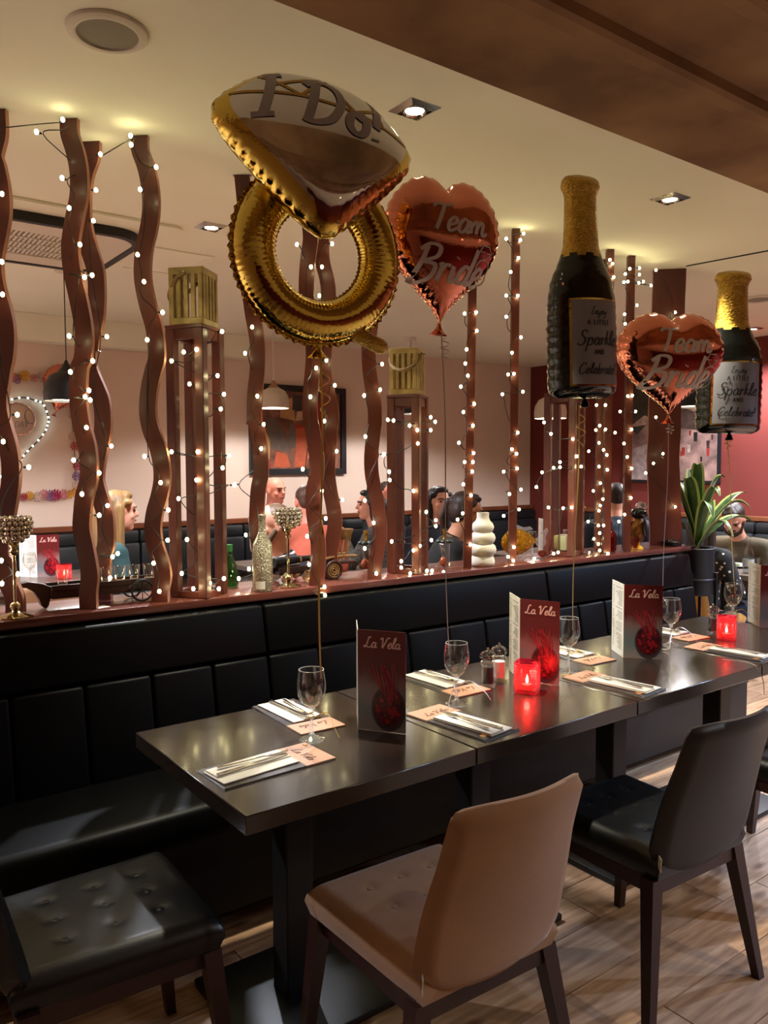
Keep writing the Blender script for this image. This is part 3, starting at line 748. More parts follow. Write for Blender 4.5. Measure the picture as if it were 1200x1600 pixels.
# ------------------------------------------------------------------ fairy lights
M_wire = mat('dark_green_wire', (18, 20, 14), 0.6)
M_bulb = mat('warm_fairy_bulb', (255, 225, 170), 0.3, emit=(250, 237, 176), estr=BULB_E)
_bm = MB().ell((0, 0, 0), (.0066, .0066, .008), 8, 6).mesh('bulb', M_bulb, True, 180)
_hm = MB().lathe([(0, -.017), (.0034, -.017), (.0042, -.007), (0, -.0065)], 6).mesh('bulb_socket', M_wire)
def fairy(label, pts, Y, spine, wrap=.035, order='y', tops=None, direct=False):
    """a string of lights wound down a post; pts are bulb positions, spine(z) gives the post axis"""
    P = [atY(px, py, Y) for px, py in pts]
    if order == 'y': P.sort(key=lambda p: -p.z)
    base = P[-1].copy()
    t = thing('fairy_light_string', label, 'string lights', base, group='warm fairy-light strings')
    path = []
    for i, p in enumerate(P):
        ax = spine(p.z); side = (p - ax); side.z = 0
        s_ = side.normalized() if side.length > 1e-4 else Vector((-1, 0, 0))
        root = p - s_ * .022 + Vector((0, 0, .0))
        path.append(root)
        if i < len(P) - 1:
            zm = (p.z + P[i + 1].z) / 2; ax2 = spine(zm); back = Vector((.5, .85, 0)) if i % 3 == 1 else Vector((-.45, -.9, 0))
            path.append((p + P[i + 1]) / 2 + Vector((0, .012, -.012)) if direct else Vector((ax2.x, ax2.y, zm)) + back * wrap)
        o = link('bulb', _bm, t, p - base); d = s_
        o2 = link('bulb_socket', _hm, t, p - base); o2.rotation_euler = Vector((0, 0, 1)).rotation_difference(s_).to_euler()
    if tops:
        path = [atY(*q_, Y) for q_ in tops] + path
    MB().tube([tuple(Vector(v) - base) for v in smooth_path([tuple(v) for v in path], 5)], .0019, 5).build('wire', M_wire, t, True)
    return t
def spine_of(pts, Y):
    T = sorted([(atY(px, py, Y).z, atY(px, py, Y).x) for px, py in pts])
    return lambda z: Vector((interp(T, z), Y + .035, z))
def spine_line(top, bot, Y):
    return spine_of([top, bot], Y)
fairy('fairy lights wound on the leftmost wavy board', [(3,303),(3,409),(4,460),(27,648),(5,690),(45,730),(3,832),(2,876),(28,897),(3,912)], 2.80, spine_of(W0, 2.80))
fairy('fairy lights wound on the wavy board by the handcart', [(98,187),(97,278),(108,325),(125,382),(132,433),(144,430),(108,525),(145,564),(110,581),(139,610),(133,620),(141,625),(135,668),(115,719),(128,772),(155,739),(155,805),(57,206)], 2.735, spine_of(W1, 2.735), tops=[(2, 200)])
fairy('fairy lights wound on the rear crossing wavy board', [(157,241),(150,297),(146,345),(167,526),(174,697),(168,790),(176,870),(184,865),(172,903)], 2.90, spine_of(W2, 2.9))
fairy('fairy lights wound on the wavy board next to the tall stand', [(204,212),(205,226),(244,261),(219,296),(215,398),(225,440),(254,488),(230,531),(226,713),(251,754),(263,797),(262,844),(240,880),(249,924)], 2.72, spine_of(W3, 2.72), tops=[(160, 243)])
st1 = [(347,518),(287,550),(307,546),(313,540),(319,558),(268,564),(340,587),(296,600),(350,616),(345,639),(317,651),(268,706),(309,706),(358,712),(348,731),(307,750),(366,758),(279,779),(316,809),(292,843),(319,864),(284,896),(350,904),(302,920),(342,920),(328,911)]
fairy('fairy lights wrapped round the tall stand below the first lantern', st1, 2.735, lambda z: Vector((p1.x - .03, p1.y - .02, z)), .08, direct=True)
fairy('fairy lights wound on the wavy board by the sequin bottle', [(394,511),(383,552),(402,619),(412,663),(408,701),(367,757),(410,807),(384,836),(389,889),(373,904)], 2.85, spine_of(W4, 2.85))
fairy('fairy lights wound on the board behind the gold ribbon', [(464,382),(486,417),(494,575),(485,620),(473,733),(503,767),(509,810),(480,838),(483,882),(507,917),(508,930)], 2.71, spine_of(W5, 2.71))
fairy('fairy lights wound on the board above the wicker cart', [(519,381),(503,417),(499,462),(510,563),(523,602),(507,658),(526,705),(535,781)], 2.83, spine_of(W6, 2.83))
fairy('fairy lights wound on the board under the ring balloon tail', [(565,390),(587,530),(597,569),(594,609),(569,618),(571,682),(600,710),(570,782),(584,817),(570,857),(588,896)], 2.715, spine_of(W7, 2.715))
st2 = [(680,659),(673,652),(673,672),(606,656),(615,657),(640,665),(652,672),(653,693),(608,737),(609,750),(646,767),(666,800),(656,853),(646,860),(612,846),(674,844),(627,877),(627,887),(667,892),(675,892),(641,896),(599,711),(681,813),(681,822),(620,909),(693,894)]
fairy('fairy lights wrapped round the stand beside the glass boot', st2, 2.75, lambda z: Vector((p2.x - .03, p2.y - .02, z)), .08, direct=True)
fairy('fairy lights wound on the slim post by the white vase', [(726,490),(744,488),(745,517),(729,546),(727,568),(731,587),(720,604),(741,631),(724,644),(739,665),(717,692),(740,708),(726,722),(739,722),(738,737),(724,757),(736,774),(723,802),(715,812),(735,851)], 2.755, spine_line((740, 335), (730, 888), 2.755), .026)
fairy('fairy lights wound on the slim post by the glass fish', [(818,365),(791,373),(813,375),(810,403),(798,425),(791,462),(809,462),(791,495),(814,527),(800,551),(803,584),(794,585),(785,616),(817,612),(809,676),(800,702),(807,709),(808,732),(787,737),(796,772),(814,765),(787,806),(811,796),(803,855),(802,876),(794,870)], 2.765, spine_line((806, 353), (800, 878), 2.765), .026)
fairy('fairy lights wrapped round the stand beneath the large bottle balloon', [(850,660),(861,678),(895,686),(902,713),(908,729),(847,738),(865,731),(875,722),(875,730),(838,761),(857,793),(880,794),(893,793),(865,865),(872,863),(835,873),(894,876),(900,875)], 2.765, lambda z: Vector((p3.x - .05, p3.y - .03, z)), .08, direct=True)
fairy('fairy lights wound on the rear slim post near the red bottle', [(947,438),(932,633),(937,665),(931,672),(936,692),(920,705),(936,729),(938,755),(927,767),(938,790),(936,798),(919,815),(935,821),(928,842),(935,850),(921,864)], 2.88, spine_line((942, 405), (933, 862), 2.88), .026)
fairy('fairy lights wound on the slim post touching the red bottle', [(953,406),(957,412),(952,436),(959,433),(946,633),(946,671),(943,703),(948,711),(961,676),(949,734),(942,780),(943,821),(937,833),(937,860),(941,870),(950,865)], 2.73, spine_line((953, 391), (947, 867), 2.73), .026)
fairy('fairy lights wound on the slim post before the glass parrot', [(977,428),(984,420),(999,419),(999,429),(975,441),(981,440),(998,442),(1005,440),(1017,446),(995,477),(976,491),(977,506),(981,619),(988,618),(993,643),(969,643),(987,671),(975,693),(980,714),(987,732),(986,778),(976,804),(967,815),(986,866)], 2.745, spine_line((986, 401), (978, 861), 2.745), .026)
fairy('fairy lights strung on the broad wavy board at the plant end', [(1025,422),(1055,488),(1025,652),(1036,709),(1021,724),(1009,739),(1055,792)], 2.76, spine_of(W8, 2.76), .06)
# ------------------------------------------------------------------ foil balloons
M_gold = mat('gold_foil', (206, 178, 84), 0.09, metal=1.0, bump=0.12, bscale=45)
M_goldcr = mat('crinkled_gold_foil', (186, 150, 66), 0.16, metal=1.0, bump=0.7, bscale=150, vary=0.3, vscale=60)
M_silver = mat('silver_foil', (205, 202, 200), 0.05, metal=1.0)
M_rose = mat('rose_gold_foil', (208, 128, 104), 0.08, metal=1.0, bump=0.06, bscale=30)
M_blackfoil = mat('black_foil', (6, 8, 7), 0.12, bump=0.10, bscale=40, coat=0.1, spec=0.45)
M_labelsilver = mat('satin_silver_label', (126, 126, 132), 0.42, metal=0.35)
M_greyprint = mat('grey_print', (150, 144, 148), 0.5)
M_paleprint = mat('pale_grey_print', (200, 190, 186), 0.5)
M_blackprint = mat('black_print', (26, 24, 26), 0.5)
M_ribbon_gold = mat('gold_curling_ribbon', (220, 182, 104), 0.4, metal=0.1)
M_ribbon_silver = mat('silver_curling_ribbon', (196, 186, 174), 0.3, metal=0.2)

def polar_table(poly, n=240):
    """radius of a star-shaped outline by angle"""
    pts = [(math.atan2(y, x), math.hypot(x, y)) for x, y in poly]; pts.sort()
    ext = [(pts[-1][0] - 2 * PI, pts[-1][1])] + pts + [(pts[0][0] + 2 * PI, pts[0][1])]
    return lambda a: interp(ext, (a + PI) % (2 * PI) - PI)
import numpy as np
class Foil:
    '''pillow of foil over a star-shaped outline: height = sqrt of a membrane solution, so the skin is smooth'''
    def __init__(s, poly, H, wr=0.006, k=34, p=2.2, rim=0.0):
        s.R = polar_table(poly); s.H, s.wr, s.k = H, wr, k
        s.S = max(math.hypot(*q_) for q_ in poly) * 1.04; n = 97; s.n = n
        g = np.linspace(-s.S, s.S, n); X, Y = np.meshgrid(g, g)
        A = np.arctan2(Y, X); ang = np.linspace(-PI, PI, 721); rad = np.array([s.R(a_) for a_ in ang])
        inside = np.hypot(X, Y) < np.interp(A, ang, rad)
        ph = np.zeros((n, n)); hh = (g[1] - g[0]) ** 2
        for it in range(2600):
            ph[1:-1, 1:-1] = 0.25 * (ph[:-2, 1:-1] + ph[2:, 1:-1] + ph[1:-1, :-2] + ph[1:-1, 2:] + hh)
            ph[~inside] = 0.0
        s.ph = ph / ph.max()
    def phi(s, x, y):
        n = s.n; fx = (x + s.S) / (2 * s.S) * (n - 1); fy = (y + s.S) / (2 * s.S) * (n - 1)
        i, j = min(n - 2, max(0, int(fx))), min(n - 2, max(0, int(fy))); u, v = fx - i, fy - j; p_ = s.ph
        return float(p_[j, i] * (1 - u) * (1 - v) + p_[j, i + 1] * u * (1 - v) + p_[j + 1, i] * (1 - u) * v + p_[j + 1, i + 1] * u * v)
    def hxy(s, a, t):
        r = s.R(a); te = .84
        if t <= te: f = s.phi(r * t * math.cos(a), r * t * math.sin(a))
        else: f = s.phi(r * te * math.cos(a), r * te * math.sin(a)) * (1 - t) / (1 - te)
        return s.H * math.sqrt(max(0.0, f))
    def front(s, x, y, off=0.0):
        a = math.atan2(y, x); t = min(.999, math.hypot(x, y) / s.R(a)); return Vector((x, -s.hxy(a, t) - off, y))
    def mesh(s, mats, rim_t=.8, nt=18, na=160):
        mb = MB(); vs = []
        ts = [0.0] + [1 - (1 - i / nt) ** 1.9 for i in range(1, nt + 1)]
        for side in (-1, 1):
            o = len(mb.v); rows = []
            for i, t in enumerate(ts):
                if i == 0:
                    mb.v.append((0, side * s.hxy(0, 0), 0)); rows.append([o]); continue
                row = []
                for j in range(na):
                    a = 2 * PI * j / na; r = s.R(a)
                    wrk = s.wr * math.sin(s.k * a + 1.3 * math.sin(5 * a)) * math.exp(-((t - .93) / .07) ** 2)
                    hh = s.hxy(a, t) + wrk * (.6 + .4 * math.sin(3 * a)); hh = max(hh, 0.0015)
                    rr = r * t * (1 + (.010 * math.sin(s.k * a) if t > .97 else 0))
                    row.append(len(mb.v)); mb.v.append((rr * math.cos(a), side * hh, rr * math.sin(a)))
                rows.append(row)
            for i in range(len(rows) - 1):
                A, B = rows[i], rows[i + 1]
                for j in range(na):
                    j2 = (j + 1) % na
                    f = (A[0], B[j], B[j2]) if len(A) == 1 else (A[j], B[j], B[j2], A[j2])
                    mb.f.append(f if side < 0 else tuple(reversed(f))); mb.m.append(1 if (ts[i + 1] > rim_t or side > 0) else 0)
            if side < 0: edge = rows[-1]
            else:
                for j in range(na):
                    j2 = (j + 1) % na; mb.f.append((edge[j], rows[-1][j], rows[-1][j2], edge[j2])); mb.m.append(1)
        return mb.mesh('foil_body', mats, True, 75)
def round_poly(pts, it=3):
    for _ in range(it):
        q = []
        for i, p in enumerate(pts):
            n_ = pts[(i + 1) % len(pts)]
            q += [(p[0] * .8 + n_[0] * .2, p[1] * .8 + n_[1] * .2), (p[0] * .2 + n_[0] * .8, p[1] * .2 + n_[1] * .8)]
        pts = q
    return pts
def dense(pts, n=6):
    out = []
    for i, p in enumerate(pts):
        q_ = pts[(i + 1) % len(pts)]
        out += [(p[0] + (q_[0] - p[0]) * k / n, p[1] + (q_[1] - p[1]) * k / n) for k in range(n)]
    return out
def knot(parent, m, top, size=.02):
    mb = MB()
    mb.grid(lambda u, v: Vector(top) + Vector(((.25 + v * v) * size * math.cos(2 * PI * u) * (1 + .25 * math.sin(6 * PI * u)), (.25 + v * v) * size * .6 * math.sin(2 * PI * u), -v * size * 1.6)), 16, 6, cu=True)
    mb.build('knot', m, parent, True)
def ribbon_strip(mb, path, wd, flat=Vector((1, 0, 0)), twist=0.0):
    P = [Vector(p) for p in path]; vs = []; n = len(P)
    for i, p in enumerate(P):
        a = twist * i / max(1, n - 1); q = Matrix.Rotation(a, 3, 'Z') @ flat
        vs += [p - q * wd / 2, p + q * wd / 2]
    mb.add(vs, [(2 * i, 2 * i + 1, 2 * i + 3, 2 * i + 2) for i in range(n - 1)])
def ribbon(label, top, bottom, m, curl=(.10, .12), wd=.006, extra=None, twist=5.0):
    """hanging ribbon from the balloon knot with a short curled tail beside it"""
    top, bottom = Vector(top), Vector(bottom)
    t = thing('balloon_ribbon', label, 'ribbon', bottom)
    n = 30; sag = Vector((0.006, 0, 0))
    mb = MB(); ribbon_strip(mb, [(top - bottom) * (1 - k / n) + sag * math.sin(PI * k / n * 2) for k in range(n + 1)], wd, _r.copy(), twist * .15)
    mb.build('long_strand', m, t)
    if curl:
        mb = MB(); L = curl[1]; ln = 40
        pts = []
        for k in range(ln + 1):
            f = k / ln; rr = .006 + .010 * math.sin(PI * f)
            pts.append((top - bottom) + Vector((.012 + rr * math.cos(f * 6 * PI), rr * math.sin(f * 6 * PI), -curl[0] * .15 - L * f)))
        ribbon_strip(mb, pts, wd, Vector((0, 0, 1)) * .8 + _r * .4)
        mb.build('curled_tail', m, t)
    if extra:
        mb = MB(); ribbon_strip(mb, [Vector(p) - bottom for p in smooth_path([tuple(p) for p in extra], 8)], wd * .8, Vector((.5, .3, .8)))
        mb.build('loose_end', m, t)
    return t

# --- ring balloon
G1 = Vector((1.123, 1.84, TZ)); G2 = Vector((1.654, 1.841, TZ)); G3 = Vector((2.249, 1.896, TZ)); G4 = Vector((2.908, 1.912, TZ)); G5 = Vector((3.50, 1.98, TZ))
Yr = 1.84
cen = atY(497, 398, Yr); PXr = ((cen - CAM).dot(_f)) / FPX
rt = thing('ring_balloon', 'large gold foil engagement ring balloon with silver diamond reading I Do!', 'balloon', cen, R(-10))
Rm, Rt = 103 * PXr * 1.02, 33 * PXr
def torus(u, v):
    a, b = 2 * PI * u, 2 * PI * v
    rr = Rt * (1 + .016 * math.sin(88 * a + 2 * math.sin(7 * a)) * (abs(math.cos(b)) ** 1.5) * (1 if math.cos(b) < 0 else .55))
    return Vector(((Rm + rr * math.cos(b)) * math.cos(a), rr * .95 * math.sin(b), (Rm + rr * math.cos(b)) * math.sin(a) * 1.0))
MB().grid(torus, 420, 20, True, True).build('ring_tube', M_gold, rt, True, ang=80)
mb = MB()                                     # crimped outer seam
mb.grid(lambda u, v: Vector((math.cos(2 * PI * u), 0, math.sin(2 * PI * u))) * (Rm + Rt * .97 + v * .011 * (1 + .3 * math.sin(2 * PI * u * 60))) + Vector((0, .003 * math.sin(2 * PI * u * 90) * v, 0)), 240, 3, True, False)
mb.build('outer_seam', M_gold, rt, True)
mb = MB()
mb.grid(lambda u, v: Vector((math.cos(2 * PI * u), 0, math.sin(2 * PI * u))) * (Rm - Rt * .97 - v * .006 * (1 + .3 * math.sin(2 * PI * u * 60))) + Vector((0, .003 * math.sin(2 * PI * u * 80) * v, 0)), 240, 3, True, False)
mb.build('inner_seam', M_gold, rt, True)
gem = [(-.27, .30), (.0, .335), (.27, .30), (.53, .06), (.51, -.06), (.16, -.44), (.0, -.58), (-.16, -.44), (-.51, -.06), (-.53, .06)]
sc_g = 306 * PXr
gpoly = dense(round_poly([(x * sc_g, z * sc_g) for x, z in gem], 2), 3)
gf = Foil(gpoly, .10, .0012, 46, 2.3)
tilt = R(4)
go = link('diamond', gf.mesh([M_silver, M_gold], .90), rt)
gloc = atY(494, 220, Yr - .05) - cen
qz = Matrix.Rotation(R(10), 3, 'Z'); gloc = qz @ gloc
go.location = gloc; go.rotation_euler = (R(-20), tilt, 0)
mb = MB()                                     # gold facet lines
for a, b in (((-.30, .10), (-.02, .235)), ((-.02, .235), (.14, .06)), ((-.32, .19), (-.14, .07)), ((.14, .06), (.36, .19)), ((-.14, .07), (.02, .24)), ((.25, .24), (.30, .05)), ((-.46, .06), (-.14, .07)), ((.14, .06), (.46, .03)), ((-.14,.07),(.14,.06))):
    P = [(sc_g * (a[0] + (b[0] - a[0]) * k / 8), sc_g * (a[1] + (b[1] - a[1]) * k / 8)) for k in range(9)]
    dx, dy = P[8][0] - P[0][0], P[8][1] - P[0][1]; l = math.hypot(dx, dy); w_ = .0045
    vs = []
    for p in P: vs += [gf.front(p[0] - dy / l * w_, p[1] + dx / l * w_, .0016), gf.front(p[0] + dy / l * w_, p[1] - dx / l * w_, .0016)]
    mb.add(vs, [(2 * i, 2 * i + 1, 2 * i + 3, 2 * i + 2) for i in range(8)])
mb.build('facet_lines', mat('yellow_gold_print', (172, 134, 46), .4, metal=.3), go)
mb = MB(); lettering(mb, 'I Do!', .148, .021, lambda x, y: gf.front(x - .022, y - .040, .0024), slant=.1)
mb.build('printed_lettering', M_greyprint, go)
tail = MB(); tail.cap((.105, -.012, -.205), (.175, -.02, -.235), .020, .022, 12)
tail.build('tail', M_goldcr, rt, True)
knot(rt, M_gold, (.0, 0, -(Rm + Rt) - .002), .022)
ribbon('gold ribbon with a curl, hanging from the ring balloon to the first wine glass', cen + Vector((.005, 0, -(Rm + Rt) - .03)), G1 + Vector((.028, -.005, .165)), M_ribbon_gold, (.1, .16))

# --- hearts
def heart_poly(wd, ht):
    P = []
    for k in range(200):
        t_ = 2 * PI * k / 200
        x = 16 * math.sin(t_) ** 3; y = 13 * math.cos(t_) - 2.6 * math.cos(2 * t_) - 1.6 * math.cos(3 * t_) - .7 * math.cos(4 * t_)
        P.append((x / 32 * wd, y))
    lo, hi = min(p[1] for p in P), max(p[1] for p in P)
    return [(p[0], ((p[1] - lo) / (hi - lo) - .47) * ht) for p in P]
def heart(label, ctr, wd, ht, rz, roll):
    t = thing('heart_balloon', label, 'balloon', ctr, group='rose-gold heart balloons', rot=(0, roll, rz))
    hf = Foil(heart_poly(wd, ht), wd * .25, .005, 44, 2.1)
    link('foil_body', hf.mesh([M_rose, M_rose], .9), t)
    mb = MB()
    lettering(mb, 'Team', wd * .215, wd * .028, lambda x, y: hf.front(x + .01, y + ht * .12, .0022), slant=.22)
    lettering(mb, 'Bride', wd * .27, wd * .033, lambda x, y: hf.front(x - wd * .02, y - ht * .21, .0022), slant=.22)
    mb.build('printed_lettering', M_paleprint, t)
    mb = MB()                                  # printed outline of a ring
    for cx, cz, rr in ((wd * .30, -ht * .10, wd * .085),):
        P = [(cx + rr * math.cos(2 * PI * k / 20), cz + rr * math.sin(2 * PI * k / 20)) for k in range(21)]
        G_ = [[P[k] for k in range(21)], [(cx - .06 * wd, cz + .14 * wd), (cx - .03 * wd, cz + .19 * wd), (cx + .04 * wd, cz + .19 * wd), (cx + .07 * wd, cz + .14 * wd), (cx, cz + .085 * wd), (cx - .06 * wd, cz + .14 * wd), (cx + .07 * wd, cz + .14 * wd)]]
        for Q in G_:
            vs = []
            for i, p in enumerate(Q):
                a, b = Q[max(0, i - 1)], Q[min(len(Q) - 1, i + 1)]; dx, dy = b[0] - a[0], b[1] - a[1]; l = math.hypot(dx, dy) or 1
                vs += [hf.front(p[0] - dy / l * .002, p[1] + dx / l * .002, .002), hf.front(p[0] + dy / l * .002, p[1] - dx / l * .002, .002)]
            mb.add(vs, [(2 * i, 2 * i + 1, 2 * i + 3, 2 * i + 2) for i in range(len(Q) - 1)])
    mb.build('printed_ring', M_paleprint, t)
    low = -hf.R(-PI / 2)
    knot(t, M_rose, (0, 0, low + .004), .022)
    return t, low
Yh = 1.86; c1 = atY(690, 402, Yh); k1 = (c1 - CAM).dot(_f) / FPX
h1, low1 = heart('rose-gold heart balloon reading Team Bride, tucked behind the ring balloon', c1, 182 * k1 * 1.06, 222 * k1, R(-16), R(2))
ribbon('silver ribbon hanging from the heart balloon behind the ring balloon', c1 + Vector((0, 0, low1 - .03)), G2 + Vector((-.03, .0, .16)), M_ribbon_silver, (.04, .07), .004)
Yh2 = 1.91; c2 = atY(1046, 575, Yh2); k2 = (c2 - CAM).dot(_f) / FPX
h2, low2 = heart('rose-gold heart balloon reading Team Bride, between the two bottle balloons', c2, 160 * k2 * 1.08, 158 * k2, R(-30), R(0))
ribbon('pale ribbon hanging from the heart balloon between the bottle balloons', c2 + Vector((0, 0, low2 - .03)), G4 + Vector((-.03, .02, .16)), M_ribbon_silver, (.02, .04), .004)

# --- champagne bottles
def bottle_balloon(label, ctr, H, wd, rz, full, roll=0.0):
    t = thing('champagne_bottle_balloon', label, 'balloon', ctr, group='champagne bottle foil balloons', rot=(0, roll, rz))
    pr = [(-.5, .80), (-.485, .95), (-.46, 1.0), (-.2, 1.0), (-.06, .98), (.03, .88), (.11, .66), (.18, .52), (.30, .475), (.40, .46), (.425, .50), (.44, .56), (.475, .55), (.492, .44), (.5, .15)]
    def half(z): return interp(pr, z) * wd / 2
    def surf(u, z, off=0.0):
        hw = half(z); a = PI * u                # u 0..2 around
        cr = 1 + .022 * math.sin(z * 130) * abs(math.cos(a)) ** 4 * (1 if z < .1 else .4)
        endr = max(0.0, 1 - max(0, (abs(z) - .44) / .06) ** 2) ** .5
        return Vector((hw * cr * math.cos(a), -(hw * .72 * (endr if z < 0 else max(endr, .3)) + off) * math.sin(a), z * H))
    zs = [-.5 + k / 70 for k in range(71)]
    nu = 48; mb = MB(); rows = []
    for z in zs:
        rows.append([len(mb.v) + i for i in range(nu)])
        mb.v += [tuple(surf(2 * i / nu, z)) for i in range(nu)]
    for r0, r1, z in zip(rows[:-1], rows[1:], zs):
        for i in range(nu):
            j = (i + 1) % nu; mb.f.append((r0[j], r0[i], r1[i], r1[j]))
            a = i / nu * 2 * PI; edge = .115 + .022 * abs(((a * 8 / (2 * PI)) % 1) - .5) * 2
            mb.m.append(1 if z > edge else 0)
    mb.f += [tuple(rows[0]), tuple(reversed(rows[-1]))]; mb.m += [0, 1]
    mb.mesh
    o = mb.build('foil_body', [M_blackfoil, M_goldcr], t, True, ang=70)
    def onf(x, z, off):
        hw = half(z / H); c_ = max(-.98, min(.98, x / hw)); a = math.acos(c_) / PI
        return surf(a, z / H, off)
    lw, z0, z1 = wd * .70, -.445 * H, -.075 * H
    for nm, m_, grow, off in (('label_border', M_gold, .012, .002), ('label', M_labelsilver, 0, .0045)):
        mb = MB(); mb.grid(lambda u, v: onf((u - .5) * (lw + grow), z0 - grow / 2 + (z1 - z0 + grow) * v, off), 21, 15)
        mb.build(nm, m_, t, True, ang=80)
    L = z1 - z0; sc_ = wd / .27
    def wr(text, yy, h, wd_, tab, m_list):
        lettering(m_list, text, h, wd_, lambda x, y: onf(x, z0 + L * yy + y, .007), tab, slant=.15 if tab is SCRIPT else 0, track=.12 if tab is BLOCK else 0)
    mb = MB()
    wr('Enjoy', .82, .028 * sc_, .003 * sc_, SCRIPT, mb)
    wr('A LITTLE', .70, .017 * sc_, .0032 * sc_, BLOCK, mb); wr('Sparkle', .46, .052 * sc_, .005 * sc_, SCRIPT, mb)
    wr('AND', .35, .017 * sc_, .0032 * sc_, BLOCK, mb); wr('Celebrate!', .12, .038 * sc_, .004 * sc_, SCRIPT, mb)
    mb.build('printed_lettering', M_blackprint, t)
    mb = MB(); mb.lathe([(.004, 0), (.012, -.012), (.018, -.030), (.010, -.034), (0, -.034)], 10, (0.01, 0, -.5 * H + .002)); mb.build('knot', M_blackfoil, t, True)
    return t
Yb1 = 1.90; cb = atY(908, 450, Yb1); kb = (cb - CAM).dot(_f) / FPX
bottle_balloon('large black champagne bottle balloon with silver label and gold neck', cb, 343 * kb, 108 * kb * 1.08, R(-14), True, R(-1.5))
ribbon('gold ribbon with a curl under the large champagne bottle balloon', atY(905, 632, Yb1), G3 + Vector((.01, -.01, .15)), M_ribbon_gold, (.06, .15))
Yb2 = 1.98; cb2 = atY(1141, 551, Yb2); kb2 = (cb2 - CAM).dot(_f) / FPX
bottle_balloon('smaller champagne bottle balloon at the far end, whole label readable', cb2, 252 * kb2, 93 * kb2 * 1.06, R(-38), True, R(1))
ribbon('gold ribbon under the far champagne bottle balloon', atY(1136, 682, Yb2), G5 + Vector((.0, -.01, .15)), M_ribbon_gold, (.03, .06), .005)
# ------------------------------------------------------------------ place settings
M_peach = mat('peach_card', (172, 128, 102), 0.55)
M_darkprint = mat('dark_food_photo_print', (70, 60, 58), 0.35, vary=0.7, vscale=28, rgb2=(24, 20, 22))
M_napkin = mat('white_paper_napkin', (200, 194, 182), 0.9, bump=0.08, bscale=200)
M_steel = mat('stainless_steel', (196, 190, 178), 0.16, metal=1.0)
M_brownprint = mat('brown_print', (92, 52, 34), 0.5)
def fork_mesh():
    mb = MB(); P = [(-.010, -.092, .004), (-.006, -.05, .0035), (-.0035, 0, .0045), (-.003, .03, .006), (-.010, .045, .005), (-.0105, .058, .0035)]
    n = len(P); vs = []
    for x, y, z in P: vs += [(x * .55, y, z), (-x * .55, y, z), (x * .55, y, z + .0022), (-x * .55, y, z + .0022)]
    for i in range(n - 1):
        a, b = 4 * i, 4 * i + 4
        mb.f += [(a, b, b + 1, a + 1), (a + 2, a + 3, b + 3, b + 2), (a, a + 2, b + 2, b), (a + 1, b + 1, b + 3, a + 3)]
    mb.f += [(0, 1, 3, 2), (4 * n - 4, 4 * n - 2, 4 * n - 1, 4 * n - 3)]; mb.v = vs; mb.m = [0] * len(mb.f)
    for k in range(4):
        x = -.0048 + k * .0032
        mb.tube([(x, .056, .0045), (x * 1.05, .078, .005), (x * 1.05, .10, .0085)], [.0011, .001, .0006], 6)
    return mb.mesh('fork', M_steel, True)
def knife_mesh():
    mb = MB()
    prof = [(-.0055, -.105), (.0055, -.105), (.0048, 0), (.0062, .012), (.0078, .05), (.006, .085), (.0, .102), (-.0052, .095), (-.005, .012), (-.0042, 0)]
    mb.prism(prof, .002, .0045); return mb.mesh('knife', M_steel)
FORK, KNIFE = fork_mesh(), knife_mesh()
def mat_obj(label, x, y, rz):
    t = thing('place_menu', label, 'placemat', (x, y, TZ + .0006), rz, 'folded menus laid as placemats')
    MB().rbox((0, -.045, .0022), (.145, .225, .004), .0008, 1).build('photo_cover', M_darkprint, t)
    MB().rbox((0, .1125, .0022), (.145, .089, .004), .0008, 1).build('peach_flap', M_peach, t)
    MB().rbox((0, -.001, .0002), (.146, .315, .0004), .0001, 1).build('under_leaf', M_napkin, t)
    mb = MB(); lettering(mb, 'La Vela', .026, .0028, lambda a, b: Vector((-b + .0 , a, 0)) if False else Vector((a, b + .093, .0048)))
    mb.build('printed_lettering', M_brownprint, t)
    fl_ = MB()
    for k in range(3): fl_.lathe([(.010 - .002 * k, 0), (0, .0006)], 9, (-.05 + .03 * k, -.13 + .02 * (k % 2), .0044))
    fl_.build('printed_dish', mat('warm_food_print', (196, 132, 70), .4), t)
def setting(ph, x, y, rz, jx=0.0, swap=1):
    q = Matrix.Rotation(rz, 3, 'Z')
    mat_obj('folded menu used as a placemat ' + ph, x, y, rz)
    n = thing('paper_napkin', 'folded white napkin lying ' + ph, 'napkin', Vector((x, y, TZ + .0052)) + q @ Vector((jx, -.045, 0)), rz + R(3), 'folded white napkins')
    MB().rbox((0, 0, .0022), (.098, .215, .0042), .0018, 2).build('lower_fold', M_napkin, n, True)
    MB().rbox((-.018, .002, .0062), (.060, .211, .0036), .0016, 2).build('upper_fold', M_napkin, n, True)
    zt = TZ + .0052 + .0082
    o = link('fork', FORK, None, Vector((x, y, zt)) + q @ Vector((jx - .018 * swap, -.035, 0)), rz + R(-4)); tag(o, 'steel fork on the napkin ' + ph, 'fork', 'forks on the napkins')
    o = link('knife', KNIFE, None, Vector((x, y, zt)) + q @ Vector((jx + .004 * swap, -.04, 0)), rz + R(4)); tag(o, 'steel knife on the napkin ' + ph, 'knife', 'knives on the napkins')
setting('at the open end of the first table', .935, 1.742, R(-88))
setting('on the bench side of the first table', 1.192, 2.035, R(178), .004)
setting('at the aisle side beside the first tall menu', 1.545, 1.70, R(5))
setting('on the bench side beside the pepper mill', 1.775, 2.04, R(180))
setting('at the aisle side just past the near candle', 2.235, 1.69, R(4))
setting('on the bench side behind the second tall menu', 2.45, 2.045, R(177))
setting('on the bench side behind the third tall menu', 3.10, 2.05, R(176))
setting('on the aisle side before the far red candle', 2.985, 1.70, R(4))

